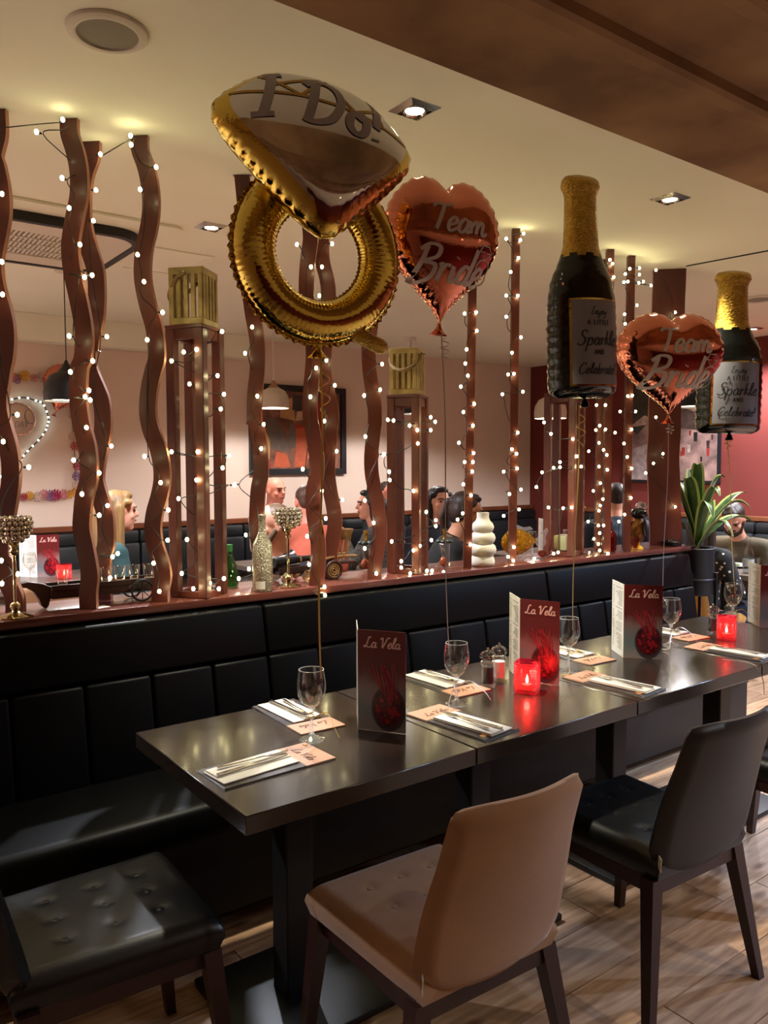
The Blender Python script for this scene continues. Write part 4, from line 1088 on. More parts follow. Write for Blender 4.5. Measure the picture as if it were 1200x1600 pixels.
# ------------------------------------------------------------------ wine glasses
M_glass = glassmat('clear_glass', (253, 253, 252))
M_stem = glassmat('clear_glass_stem', (250, 250, 248), .03, tint=.22)
M_rim = mat('bright_glass_rim', (235, 235, 230), 0.08, trans=0.4, spec=1.0)
def wineglass(label, loc, s=1.0, full=True, grp='empty wine glasses on the long table'):
    t = thing('wine_glass', label, 'glass', Vector(loc) + Vector((0, 0, .0006)), group=grp)
    t.scale = (s, s, s)
    MB().lathe([(0, .088), (.012, .091), (.026, .102), (.036, .120), (.0405, .140), (.040, .160), (.0365, .182), (.0345, .1935), (.0335, .1935), (.0355, .182), (.039, .160), (.0394, .140), (.035, .121), (.025, .104), (.011, .094), (0, .092)], 28).build('bowl', M_glass, t, True, ang=60)
    MB().lathe([(.0125, .090), (.0065, .082), (.0048, .070), (.0042, .045), (.005, .022), (.010, .010)], 14).build('stem', M_stem, t, True)
    MB().lathe([(0, .0), (.034, .0), (.0345, .002), (.022, .006), (.009, .012), (0, .014)], 26).build('foot', M_stem, t, True)
    MB().tube([(.0340 * math.cos(2 * PI * k / 28), .0340 * math.sin(2 * PI * k / 28), .1937) for k in range(28)], .0008, 5, closed=True).build('rim', M_rim, t, True)
    return t
wineglass('wine glass on the first table, tied to the ring balloon ribbon', G1)
wineglass('wine glass beside the salt and pepper mills', G2)
wineglass('wine glass partly behind the second tall menu', G3)
wineglass('wine glass wrapped in ribbon behind the third tall menu', G4)
wineglass('wine glass at the far end next to the last tall menu', G5)
for g, m_, rad, lab in ((G1, M_ribbon_gold, .05, 'gold'), (G2, M_ribbon_silver, .09, 'silver'), (G3, M_ribbon_gold, .07, 'gold'), (G4, M_ribbon_silver, .10, 'pale'), (G5, M_ribbon_gold, .08, 'gold')):
    # ribbon tied round the stem with two loose tails on the table
    t = thing('ribbon_bow', lab + ' ribbon tied round the stem of the ' + ['first', 'second', 'third', 'fourth', 'last'][[G1, G2, G3, G4, G5].index(g)] + ' wine glass along the table', 'ribbon', g)
    MB().tube([(.0062 * math.cos(a), .0062 * math.sin(a), .055 + .002 * a) for a in [k * .5 for k in range(26)]], .0016, 5).build('wrapping', m_, t)
    for s_ in (-1, 1):
        pts = smooth_path([(s_ * .006, -.004, .06), (s_ * .03, -.03, .075), (s_ * rad * .8, -.05, .04), (s_ * rad, -.06, .012), (s_ * rad * 1.2 + .01, -.03, .004)], 6)
        mb = MB(); ribbon_strip(mb, pts, .0045, Vector((.2, .5, .8))); mb.build('loose_end', m_, t)
# silver strand trailing over the last aisle-side napkin and the table edge
pts = [atZ(1130, 1030, TZ + .018), atZ(1165, 1034, TZ + .018), Vector(atY(1182, 1042, 1.495)), Vector(atY(1192, 1062, 1.485)), Vector(atY(1194, 1085, 1.49))]
mb = MB(); ribbon_strip(mb, [Vector(p) - pts[0] for p in smooth_path([tuple(p) for p in pts], 6)], .004, Vector((0, 0, 1)) * .5 + _r * .7)
tag(mb.build('curling_ribbon', M_ribbon_silver, loc=pts[0]), 'thin silver ribbon end hanging over the aisle edge of the third table', 'ribbon')

# ------------------------------------------------------------------ standing menus
def menu_front_mat():
    m = bpy.data.materials.new('menu_cover_print'); m.use_nodes = True; nt = m.node_tree; N = nt.nodes; b = N['Principled BSDF']
    tc = N.new('ShaderNodeTexCoord'); sx = N.new('ShaderNodeSeparateXYZ'); nt.links.new(tc.outputs['Object'], sx.inputs[0])
    nz = N.new('ShaderNodeTexNoise'); nz.inputs['Scale'].default_value = 14; nt.links.new(tc.outputs['Object'], nz.inputs['Vector'])
    ad = N.new('ShaderNodeMath'); ad.operation = 'MULTIPLY_ADD'; ad.inputs[1].default_value = 0.10; nt.links.new(nz.outputs['Fac'], ad.inputs[0]); nt.links.new(sx.outputs['Z'], ad.inputs[2])
    rp = N.new('ShaderNodeValToRGB'); el = rp.color_ramp.elements
    el[0].position = 0.05; el[0].color = lin((140, 128, 124)) + (1,); el[1].position = .30; el[1].color = lin((94, 26, 26)) + (1,)
    e = el.new(.115); e.color = lin((98, 112, 116)) + (1,); e = el.new(.18); e.color = lin((120, 92, 90)) + (1,); e = el.new(.225); e.color = lin((92, 32, 32)) + (1,)
    nt.links.new(ad.outputs[0], rp.inputs[0]); nt.links.new(rp.outputs[0], b.inputs['Base Color']); b.inputs['Roughness'].default_value = .3
    return m
M_menu = menu_front_mat()
M_menuwhite = mat('menu_price_page', (222, 218, 206), 0.5)
M_greyline = mat('grey_text_print', (120, 116, 112), 0.6)
M_pinkprint = mat('pale_pink_print', (226, 184, 176), 0.5)
M_drink = mat('dark_red_drink_print', (98, 16, 26), 0.3, vary=0.75, vscale=60, rgb2=(32, 6, 12))
M_drinkglass = mat('grey_glass_print', (58, 48, 52), 0.3)
M_twig = mat('dark_red_twig_print', (150, 40, 48), 0.4)
def menu(label, L_, S_, Rr, h=.286, w_l=.14, w_f=.14, s=1.0, z=TZ, detail=True, grp='standing La Vela menus'.replace('La Vela ', 'folded ')):
    S_ = Vector((S_[0], S_[1], 0)); L_ = Vector((L_[0], L_[1], 0)); Rr = Vector((Rr[0], Rr[1], 0))
    dl_, df = (L_ - S_).normalized(), (Rr - S_).normalized()
    a_f = math.atan2(df.y, df.x); t = thing('standing_menu', label, 'menu', (S_.x, S_.y, z + .0008), a_f, grp)
    q = Matrix.Rotation(-a_f, 3, 'Z'); dl2 = q @ dl_
    MB().box((w_f / 2, .0008, h / 2), (w_f, .0016, h)).build('front_cover', M_menu, t)
    ab = math.atan2(dl2.y, dl2.x)
    o = MB().box((w_l / 2, .0, h / 2), (w_l, .0016, h)).build('price_page', M_menuwhite, t, rz=ab, loc=(-.0008, .001, 0))
    # front print, front of cover is -Y in menu space
    mb = MB(); lettering(mb, 'La Vela', .032 * h / .3, .0036, lambda x, y: Vector((w_f * .5 + x, -.0012, h * .83 + y)))
    mb.build('printed_lettering', M_pinkprint, t)
    if detail:
        cx, cz, rr = w_f * .64, h * .235, w_f * .335
        mb = MB(); mb.add([Vector((cx + rr * 1.06 * math.cos(2 * PI * k / 28), -.0011, cz + (rr * 1.36) * math.sin(2 * PI * k / 28))) for k in range(28)], [tuple(range(28))]); mb.build('printed_glass', M_drinkglass, t)
        mb = MB(); mb.add([Vector((cx + rr * .93 * math.cos(2 * PI * k / 28), -.0015, cz + .004 + rr * 1.16 * math.sin(2 * PI * k / 28))) for k in range(28)], [tuple(range(28))]); mb.build('printed_drink', M_drink, t)
        mb = MB(); rnd = random.Random(3)
        for k in range(18):
            x0 = cx + rnd.uniform(-.02, .03); z0 = cz + rnd.uniform(.02, .05); x1 = x0 - rnd.uniform(-.008, .05); z1 = z0 + rnd.uniform(.06, .11)
            ww = .0015; vs = [Vector((x0 - ww, -.002, z0)), Vector((x0 + ww, -.002, z0)), Vector((x1 + ww, -.002, min(z1, h * .66))), Vector((x1 - ww, -.002, min(z1, h * .66)))]
            vs = [Vector((min(max(v.x, .002), w_f - .002), v.y, v.z)) for v in vs]; mb.add(vs, [(0, 1, 2, 3)])
        mb.build('printed_twigs', M_twig, t)
        mb = MB(); rnd = random.Random(5)
        for k in range(26):
            r0 = rnd.uniform(.003, .007); a, d_ = rnd.uniform(0, 6.28), rr * .8 * math.sqrt(rnd.random()); x0, z0 = cx + d_ * math.cos(a), cz + d_ * math.sin(a)
            mb.add([Vector((min(x0 + r0 * math.cos(1.05 * j), w_f - .001), -.0019, z0 + r0 * math.sin(1.05 * j))) for j in range(6)], [tuple(range(6))])
        mb.build('printed_berries', mat('berry_print', (150, 24, 40), .3), t)
    # lines of prices on the pale page (outer side = the side away from the cover)
    side = 1 if (Matrix.Rotation(ab, 3, 'Z') @ Vector((0, 1, 0))).dot(q @ (CAM - S_)) > 0 else -1
    mb = MB(); rnd = random.Random(8); zz = h * .93
    while zz > h * .08:
        blank = rnd.random() < .13
        if not blank:
            x1 = w_l * rnd.uniform(.38, .66)
            for xa, xb in ((w_l * .10, x1), (w_l * .80, w_l * .90)):
                mb.add([Vector((xa, side * .0013, zz)), Vector((xb, side * .0013, zz)), Vector((xb, side * .0013, zz + .0024)), Vector((xa, side * .0013, zz + .0024))], [(0, 1, 2, 3)])
        zz -= .0068
    mb.build('printed_price_lines', M_greyline, o)
    return t
def mpt(px, py): p = atZ(px, py, TZ); return (p.x, p.y)
s1 = Vector(mpt(560, 1139)); menu('tall folded menu standing on the first table', (s1.x + .077, s1.y + .117), s1, mpt(638, 1148), w_f=.142)
menu('tall folded menu standing right behind the near red candle', mpt(799, 1050), mpt(812, 1063), mpt(880, 1073), w_f=.142)
menu('tall folded menu standing alone on the third table', mpt(963, 1020), mpt(974, 1028), mpt(1035, 1031), w_f=.142)
menu('tall folded menu cut by the picture edge on the last table', mpt(1163, 968), mpt(1187, 980), (mpt(1187, 980)[0] + .1, mpt(1187, 980)[1] - .1), w_f=.142)

# ------------------------------------------------------------------ red candle jars, mills
M_redglass = glassmat('red_glass', (252, 132, 156), 0.08, tint=.10)
M_wax = mat('white_wax', (235, 220, 205), 0.6, sss=.2)
M_flame = mat('candle_flame', (255, 220, 150), 0.4, emit=(255, 190, 120), estr=40)
M_cup = mat('aluminium_cup', (200, 198, 195), 0.3, metal=1.0)
def candle(label, loc, s=1.0, watts=.5):
    t = thing('candle_jar', label, 'candle', Vector(loc) + Vector((0, 0, .0006)), R(30), 'red glass candle jars'); t.scale = (s, s, s)
    prof = [(0, .0), (.036, .0), (.039, .004)]
    z = .012
    while z < .092:
        prof += [(.0405, z - .003), (.0405, z), (.0385, z + .002), (.0385, z + .0035)]; z += .0085
    prof += [(.040, .098), (.0395, .101), (.036, .101), (.0355, .095), (.0355, .014), (0, .012)]
    MB().lathe(prof, 40, power=5.0).build('ribbed_jar', M_redglass, t, True, ang=50)
    MB().lathe([(0, .013), (.019, .013), (.0195, .027), (.018, .027)], 20).build('tealight_cup', M_cup, t, True)
    MB().lathe([(.018, .014), (.018, .024), (0, .024)], 20).build('wax', M_wax, t, True)
    MB().lathe([(0, .027), (.004, .031), (.0056, .038), (.004, .047), (0, .060)], 12).build('flame', M_flame, t, True)
    lamp('candle_glow', 'POINT', (0, 0, .05), watts, (255, 150, 90), t, .008)
candle('lit red candle jar standing before the second tall menu', (1.93, 1.80, TZ), 1.0, .55)
candle('lit red candle jar near the last tall menu', (3.19, 1.83, TZ), 1.0, .45)
M_pepper = mat('black_peppercorns', (34, 24, 20), 0.7, vary=0.7, vscale=260, bump=.5, bscale=300)
M_salt = mat('white_salt', (232, 214, 206), 0.8, bump=.2, bscale=400)
def mill(label, loc, fill):
    t = thing('spice_mill', label, 'mill', Vector(loc) + Vector((0, 0, .0006)), group='clear acrylic mills')
    MB().lathe([(0, 0), (.027, 0), (.0275, .006), (.024, .010), (.0225, .014), (.0225, .074), (.0255, .078), (.0255, .084), (.020, .087), (.0, .087)], 26).build('acrylic_body', M_glass, t, True)
    MB().lathe([(0, .012), (.0195, .012), (.0195, .068), (0, .070)], 20).build('filling', fill, t, True)
    pr = []
    mb = MB()
    def crown(u, v):
        a = 2 * PI * u; zz = .088 + .036 * v; r0 = .026 * math.sin(PI * (.16 + .80 * v)) ** .7 * (1 + .12 * math.cos(8 * a))
        return Vector((r0 * math.cos(a), r0 * math.sin(a), zz))
    mb.grid(crown, 40, 10, cu=True); mb.build('crown_knob', M_glass, t, True)
    MB().lathe([(0, .121), (.0035, .121), (.005, .127), (.003, .132), (0, .133)], 12).build('finial', M_chrome, t, True)
mill('clear mill filled with black peppercorns beside the near candle', (1.872, 1.925, TZ), M_pepper)
mill('clear mill filled with salt beside the near candle', (1.955, 1.955, TZ), M_salt)
mill('clear mill filled with pepper behind the far candle', (3.26, 1.935, TZ), M_pepper)
mill('clear mill filled with salt behind the far candle', (3.37, 1.915, TZ), M_salt)
# ------------------------------------------------------------------ ornaments on the ledge
SZ = SHELF + .0006
M_crystal = mat('mirror_crystal', (244, 238, 220), 0.04, metal=0.85, bump=.05, bscale=90)
M_champagne = mat('champagne_metal', (196, 178, 136), 0.12, metal=1.0)
M_sequin = mat('mercury_sequin', (206, 200, 174), 0.16, metal=0.6, bump=1.0, bscale=170, vary=.5, vscale=150)
M_wicker = mat('wicker', (136, 100, 58), .7, vary=.4, vscale=60)
M_darkwood = mat('dark_carved_wood', (58, 28, 22), .45, vary=.3, vscale=12)
M_iron = mat('black_iron', (22, 21, 20), .5, metal=.3)
M_amber = glassmat('amber_glass', (238, 176, 60), .05, tint=.12)
M_shot = glassmat('shot_glass', (250, 250, 248))
M_green = glassmat('green_bottle_glass', (70, 150, 80), .05, tint=.1)
M_rubyglass = glassmat('ruby_glass', (190, 26, 30), .05, tint=.2)
def ledge(px, py, dz=0.0): p = atZ(px, py, SZ); return Vector((p.x, p.y, SZ + dz))
def goblet(label, loc, s):
    t = thing('crystal_goblet', label, 'candle holder', loc, group='crystal bead candle goblets'); t.scale = (s, s, s)
    MB().lathe([(0, 0), (.052, 0), (.053, .004), (.035, .010), (.014, .017), (.010, .022)], 28).build('foot', M_champagne, t, True)
    MB().ell((0, 0, .036), (.017, .017, .016), 14, 8).build('lower_ball', M_champagne, t, True)
    MB().tube([(0, 0, .045), (0, 0, .205)], .0052, 10).build('stem', M_champagne, t, True)
    MB().lathe([(.005, .20), (.013, .208), (.014, .216), (.008, .224), (.017, .234), (.012, .243)], 16).build('collar', M_champagne, t, True)
    bm_ = MB().ell((0, 0, 0), (.0085, .0085, .0085), 8, 5).mesh('crystal_bead', M_crystal, False)
    for z, r0 in ((.250, .026), (.263, .041), (.277, .050), (.292, .054), (.307, .054), (.321, .050)):
        n = int(2 * PI * r0 / .0158)
        for k in range(n):
            a = 2 * PI * (k + .5 * (int(z * 1000) % 2)) / n
            o = link('crystal_bead', bm_, t, (r0 * math.cos(a), r0 * math.sin(a), z)); o.rotation_euler = (a, a * 2, 0)
    MB().lathe([(0, .244), (.024, .247), (.044, .272), (.048, .30), (.044, .325), (.042, .325), (.045, .30), (.041, .274), (.02, .251), (0, .249)], 24).build('inner_cup', M_champagne, t, True)
goblet('crystal bead candle goblet at the near end of the ledge', Vector((.575, 2.775, SZ)), 1.0)
goblet('crystal bead candle goblet beside the silver sequin bottle', Vector((1.605, 2.80, SZ)), .97)

# handcart with shot glasses
cl = ledge(85, 955); cr = ledge(232, 942)
ct = thing('toy_handcart', 'small carved wooden handcart carrying a row of shot glasses', 'ornament', (.895, 2.875, SZ), R(-2))
MB().rbox((.0, 0, .052), (.38, .085, .035), .004, 2).build('tray', M_darkwood, ct, True)
for s_ in (-1, 1): MB().box((.0, s_ * .045, .074), (.38, .006, .016)).build('side_rail', M_darkwood, ct)
prof = [(-.19, .035), (-.175, .07), (-.215, .088), (-.26, .098), (-.29, .092), (-.292, .082), (-.265, .078), (-.24, .062), (-.225, .035), (-.218, .012), (-.205, .0), (-.195, .012)]
Mx = Matrix(((1, 0, 0), (0, 0, -1), (0, 1, 0)))
MB().prism(prof, -.02, .02, M=Mx).build('carved_handle', M_darkwood, ct, True)
for s_ in (-1, 1):
    wl = thing('wheel', None, None); wl.parent = ct; wl.location = (.115, s_ * .066, .040)
    bpy.data.objects.remove(wl)
    mb = MB(); mb.tube([(.115 + .038 * math.cos(2 * PI * k / 24), s_ * .060, .041 + .038 * math.sin(2 * PI * k / 24)) for k in range(24)], .0035, 6, closed=True)
    wh = mb.build('wheel', M_iron, ct, True)
    for k in range(8):
        a = 2 * PI * k / 8; MB().tube([(.115, s_ * .060, .041), (.115 + .037 * math.cos(a), s_ * .060, .041 + .037 * math.sin(a))], .0018, 5).build('spoke', M_iron, wh)
    MB().tube([(.115, s_ * .050, .041), (.115, s_ * .068, .041)], .006, 8).build('hub', M_iron, wh)
MB().tube([(.115, -.06, .041), (.115, .06, .041)], .004, 6).build('axle', M_iron, ct)
sg = MB().lathe([(0, .003), (.0165, .003), (.0225, .058), (.0215, .058), (.0155, .008), (0, .008)], 20)
sg.lathe([(0, 0), (.0165, 0), (.0165, .003), (0, .003)], 20)
sgm = sg.mesh('shot_glass', M_shot, True)
for i, (x, lab) in enumerate(((-.145, 'first'), (-.06, 'second'), (.005, 'third'), (.055, 'fourth'), (.105, 'fifth'), (.160, 'sixth'))):
    q = Matrix.Rotation(R(-2), 3, 'Z') @ Vector((x, 0, .0702)); o = link('shot_glass', sgm, None, ct.location + q)
    tag(o, lab + ' shot glass from the carved handle on the toy handcart', 'glass', 'shot glasses on the handcart')
p = ledge(153, 952); tag(MB().box((0, 0, .001), (.05, .04, .002)).build('white_card', M_menuwhite, loc=p + Vector((.02, .03, 0)), rz=R(20)), 'small white card lying on the ledge by the handcart', 'card')

# sequin bottle
t = thing('sequin_bottle', 'silver sequin-covered wine bottle standing on the ledge', 'bottle', Vector((1.47, 2.765, SZ)))
MB().lathe([(0, 0), (.036, 0), (.039, .004), (.039, .155), (.036, .185), (.022, .212), (.0145, .235), (.0135, .285), (.0155, .288), (.0155, .298), (.0, .300)], 30).build('bottle_body', M_sequin, t, True)
MB().grid(lambda u, v: Vector((.0395 * math.sin((u - .5) * 1.0 - .75), -.0395 * math.cos((u - .5) * 1.0 - .75), .012 + .030 * v)), 8, 3).build('price_sticker', M_menuwhite, t)
# green bottle standing behind the ledge posts
t = thing('green_bottle', 'green glass bottle seen between the tall stand and the sequin bottle', 'bottle', atZ(376, 917, SZ) + Vector((-.02, .06, 0)))
MB().lathe([(0, 0), (.034, 0), (.037, .006), (.036, .05), (.030, .085), (.016, .115), (.0125, .14), (.0125, .165)], 24).build('bottle_body', M_green, t, True)
MB().lathe([(.0135, .140), (.0145, .142), (.0145, .168), (0, .170)], 16).build('cap', mat('green_cap', (44, 120, 62), .3), t, True)

# model cannon with brass bands
t = thing('model_cannon', 'small dark model cannon with brass bands behind the crystal goblet', 'ornament', Vector((1.70, 2.94, SZ)), R(8))
MB().tube([(-.09, 0, .085), (-.07, 0, .085), (.0, 0, .086), (.10, 0, .088)], [.018, .022, .017, .012], 14).build('barrel', M_iron, t, True)
for x, r0 in ((-.03, .0215), (.04, .0175), (.095, .0155)): MB().tube([(x - .005, 0, .086), (x + .005, 0, .086)], r0, 14).build('brass_band', M_champagne, t, True)
for s_ in (-1, 1):
    MB().rbox((-.01, s_ * .026, .048), (.15, .010, .03), .003, 1).build('carriage_cheek', M_darkwood, t)
    for x in (-.06, .05): MB().tube([(x, s_ * .033, .022), (x, s_ * .043, .022)], .022, 16).build('wheel', M_champagne, t)
MB().box((-.01, 0, .036), (.13, .045, .012)).build('carriage_bed', M_darkwood, t)

# wicker cart
t = thing('wicker_cart', 'miniature wicker cart with a woven basket and round wheel', 'ornament', Vector((1.925, 2.905, SZ)), R(-8))
for s_ in (-1, 1):
    w0 = MB().tube([(-.055 + .036 * math.cos(2 * PI * k / 22), s_ * .055, .040 + .036 * math.sin(2 * PI * k / 22)) for k in range(22)], .007, 6, closed=True).build('wheel', M_darkwood, t, True)
    mb = MB()
    pts = [(-.055 + (.004 + .0011 * k) * math.cos(.7 * k), s_ * .055, .040 + (.004 + .0011 * k) * math.sin(.7 * k)) for k in range(26)]
    MB().tube(pts, .004, 5).build('wicker_spiral', M_wicker, w0, True)
MB().tube([(-.055, -.06, .04), (-.055, .06, .04)], .004, 6).build('axle', M_darkwood, t)
for s_ in (-1, 1): MB().tube(smooth_path([(-.16, s_ * .03, .035), (-.12, s_ * .035, .075), (-.05, s_ * .042, .095), (.06, s_ * .045, .095)], 5), .006, 6).build('shaft', M_wicker, t, True)
MB().rbox((.005, 0, .068), (.11, .085, .012), .003, 1).build('cart_floor', M_darkwood, t)
def bask(u, v):
    a = 2 * PI * u; r0 = .030 + .018 * v + .0016 * math.sin(26 * a) * (1 if int(v * 9) % 2 else -1)
    return Vector((.01 + r0 * math.cos(a) * 1.1, r0 * math.sin(a), .165 + .045 * v))
MB().grid(bask, 64, 10, cu=True).build('woven_basket', M_wicker, t, True)
for k in range(8):
    a = 2 * PI * k / 8; MB().tube([(.01 + .045 * math.cos(a), .042 * math.sin(a), .20), (.01 + .022 * math.cos(a + .4), .022 * math.sin(a + .4), .074)], .0028, 5).build('cane', M_wicker, t)

# glass boots
M_darkgreen = mat('dark_green_bow', (22, 40, 32), .4)
def boot(label, loc, rz):
    t = thing('glass_boot', label, 'ornament', loc, rz, 'glass boot bottles')
    mb = MB()
    rows = [((0, 0, .003), (.028, .018)), ((.004, 0, .008), (.036, .021)), ((.002, 0, .022), (.033, .020)), ((-.006, 0, .036), (.023, .019)), ((-.010, 0, .055), (.019, .019)), ((-.009, 0, .085), (.021, .021)), ((-.006, 0, .115), (.025, .025)), ((-.005, 0, .128), (.014, .014))]
    n = 20; k = len(rows)
    for c_, (rx, ry) in rows: mb.v += [(c_[0] + rx * math.cos(2 * PI * j / n), ry * math.sin(2 * PI * j / n), c_[2]) for j in range(n)]
    for i in range(k - 1):
        for j in range(n): mb.f.append((i * n + j, i * n + (j + 1) % n, (i + 1) * n + (j + 1) % n, (i + 1) * n + j)); mb.m.append(0)
    mb.f += [tuple(reversed(range(n))), tuple(range((k - 1) * n, k * n))]; mb.m += [0, 0]
    mb.build('boot_body', M_shot, t, True)
    MB().ell((0, 0, .030), (.019, .014, .024), 12, 8).build('liqueur', mat('amber_liqueur', (150, 62, 26), .2), t, True)
    MB().lathe([(.012, .122), (.009, .13), (.009, .165), (.0105, .167), (.0105, .186), (0, .187)], 16, (-.005, 0, 0)).build('gold_neck', M_goldcr, t, True)
    for a in range(5):
        b_ = 2 * PI * a / 5; MB().ell((-.005 + .024 * math.cos(b_), .024 * math.sin(b_), .128), (.016, .012, .009), 10, 6).build('green_frill', M_darkgreen, t, True)
    MB().tube([(-.028, 0, .0), (-.026, 0, .026)], [.007, .009], 8).build('heel', M_shot, t)
boot('glass boot bottle with gold neck standing by the second lantern stand', ledge(697, 889) + Vector((.01, .03, 0)), R(150))
boot('glass boot bottle half hidden behind the board under the ring balloon tail', ledge(580, 893) + Vector((.0, .05, 0)), R(150))

# white ringed vase
t = tag(MB().lathe([(0, 0), (.050, 0), (.056, .006), (.058, .022), (.054, .040), (.050, .050), (.060, .062), (.066, .080), (.060, .098), (.048, .108), (.056, .118), (.062, .136), (.056, .154), (.043, .164), (.049, .172), (.054, .188), (.048, .206), (.034, .220), (.029, .236), (.030, .258), (.026, .258), (.025, .236), (.026, .22), (0, .21)], 36).build('ringed_vase', mat('matte_white_ceramic', (214, 204, 186), .7), smooth=True, loc=Vector((2.685, 2.80, SZ)), ang=60), 'matte white ceramic vase of stacked rounded rings', 'vase')

# golden glass fish
t = thing('glass_fish', 'golden glass fish with clear fins on the ledge', 'ornament', Vector((3.04, 2.90, SZ)), R(-8))
M_goldglass = mat('cracked_gold_glass', (190, 132, 24), .08, metal=.75, bump=.8, bscale=120, vary=.5, vscale=60)
M_clearfin = glassmat('clear_fin_glass', (250, 248, 246), .03, tint=.14)
def fish(u, v):
    a = 2 * PI * v; x = -.115 + .23 * u; hgt = .068 * math.sin(PI * min(1, u * 1.02) ** .8) ** .8 + .003
    return Vector((x, .42 * hgt * math.cos(a), .088 + hgt * math.sin(a)))
MB().grid(fish, 24, 20, cv=True).build('fish_body', M_goldglass, t, True)
def fin(P, name, m=M_clearfin, th=.010):
    mb = MB(); mb.prism(P, -th / 2, th / 2, M=Mx); return mb.build(name, m, t, True)
fin([(-.07, .14), (-.06, .172), (-.02, .178), (.03, .160), (.07, .165), (.09, .148), (.03, .140)], 'dorsal_fin')
fin([(.105, .088), (.14, .115), (.185, .152), (.192, .135), (.172, .10), (.18, .07), (.15, .04), (.125, .06)], 'tail_fin')
MB().ell((.155, 0, .018), (.026, .02, .018), 12, 8).build('red_glass_foot', M_rubyglass, t, True)
for x in (-.07, -.01, .05): MB().ell((x, -.012, .015), (.024, .018, .015), 12, 8).build('clear_foot', M_clearfin, t, True)
MB().ell((-.085, -.024, .10), (.006, .004, .006), 8, 6).build('eye', M_button, t, True)

# pale green candle lantern inside the stand
t = thing('candle_box', 'pale green square candle jar inside the stand under the large bottle balloon', 'candle', Vector((3.36, 2.875, SZ + .026)))
MB().rbox((0, 0, .04), (.078, .078, .08), .006, 2, rz=R(10)).build('jar', mat('pale_green_wax', (196, 196, 140), .4), t, True)
MB().lathe([(0, .080), (.022, .080), (.022, .084), (0, .084)], 16).build('wick_well', M_wax, t)

# clear glass figurine with gold hat
t = thing('glass_figurine', 'tall clear glass figurine with a flat gold hat behind the large bottle balloon ribbon', 'ornament', ledge(907, 866) + Vector((.02, .04, 0)))
MB().lathe([(0, 0), (.034, 0), (.034, .008), (.022, .016), (.026, .05), (.022, .085), (.014, .105), (.022, .130), (.026, .16), (.018, .19), (.012, .205), (.017, .225), (.014, .25), (0, .262)], 18).build('glass_body', M_clearfin, t, True)
MB().lathe([(0, .256), (.046, .254), (.048, .258), (.018, .264), (.015, .282), (0, .284)], 20).build('gold_hat', M_goldcr, t, True)
MB().lathe([(0, -.0), (.048, -.0), (.048, .006), (.030, .009), (0, .009)], 20).build('base_dish', M_darkwood, t)

# red bottle
t = thing('red_glass_bottle', 'small red ribbed glass bottle between the slim posts', 'bottle', ledge(957, 862) + Vector((.01, .035, 0)))
def redb(u, v):
    prof = [(0, .036), (.02, .042), (.45, .042), (.60, .036), (.72, .018), (.78, .0155), (.86, .016), (.9, .019), (.96, .019), (1, .015)]
    a = 2 * PI * u; r0 = interp(prof, v) * (1 + (.03 * math.cos(14 * a) if v < .6 else 0)); return Vector((r0 * math.cos(a), r0 * math.sin(a), .172 * v))
MB().grid(redb, 56, 26, cu=True).build('bottle_body', M_rubyglass, t, True)
MB().lathe([(0, .004), (.036, .004), (.038, .08), (.030, .10), (0, .104)], 20).build('red_tint_core', mat('deep_red_core', (120, 12, 16), .3), t, True)

# glass parrot
t = thing('glass_parrot', 'amber and black glass parrot with a clear head on a yellow foot', 'ornament', ledge(1003, 858) + Vector((.0, .03, 0)), R(20))
M_ambercore = mat('amber_crackle_glass', (150, 96, 34), .08, metal=.4, bump=.7, bscale=110, vary=.6, vscale=50)
q = Matrix.Rotation(R(-18), 3, 'Y')
MB().ell((0, 0, .105), (.045, .042, .075), 18, 12, M=q).build('body', M_ambercore, t, True)
MB().ell((.012, 0, .205), (.050, .048, .034), 16, 10).build('dark_collar', mat('black_glass', (20, 20, 20), .06), t, True)
MB().ell((.028, -.01, .245), (.036, .034, .028), 16, 10).build('clear_head', M_clearfin, t, True)
MB().tube(smooth_path([(.055, -.01, .25), (.075, -.012, .245), (.078, -.012, .232)], 4), [.012] + [.009] * 7 + [.003], 8).build('beak', M_blk, t, True)
for s_ in (-1, 1): MB().ell((-.01, s_ * .043, .125), (.030, .010, .058), 12, 8, M=q).build('wing', mat('black_glass', (20, 20, 20), .06), t, True)
MB().tube([(-.03, 0, .06), (-.055, 0, .01)], [.022, .010], 8).build('tail', M_rubyglass, t, True)
MB().lathe([(0, 0), (.034, 0), (.030, .010), (.012, .022), (.010, .04)], 16).build('yellow_foot', mat('yellow_glass', (214, 160, 30), .1), t, True)
# second amber vase behind the parrot, dark dish
t = tag(MB().lathe([(0, 0), (.03, 0), (.034, .03), (.045, .10), (.036, .17), (.020, .2), (.018, .21), (.014, .2), (0, .03)], 20).build('amber_vase', mat('amber_red_glass', (150, 70, 24), .08, metal=.2, vary=.5, vscale=20), smooth=True, loc=Vector((4.07, 2.93, SZ))), 'amber red vase just behind the glass parrot', 'vase')
t = thing('dark_dish', 'low dark woven dish at the plant end of the ledge', 'dish', Vector((4.22, 2.785, SZ)))
MB().lathe([(0, .003), (.045, .003), (.060, .028), (.058, .030), (.043, .008), (0, .007)], 24).build('bowl', M_iron, t, True)
for k in range(5): MB().tube(smooth_path([(-.04 + .02 * k, -.02, .012), (-.03 + .015 * k, 0, .040 + .004 * (k % 2)), (-.03 + .02 * k, .03, .015)], 4), .004, 5).build('dried_stalk', M_darkwood, t)

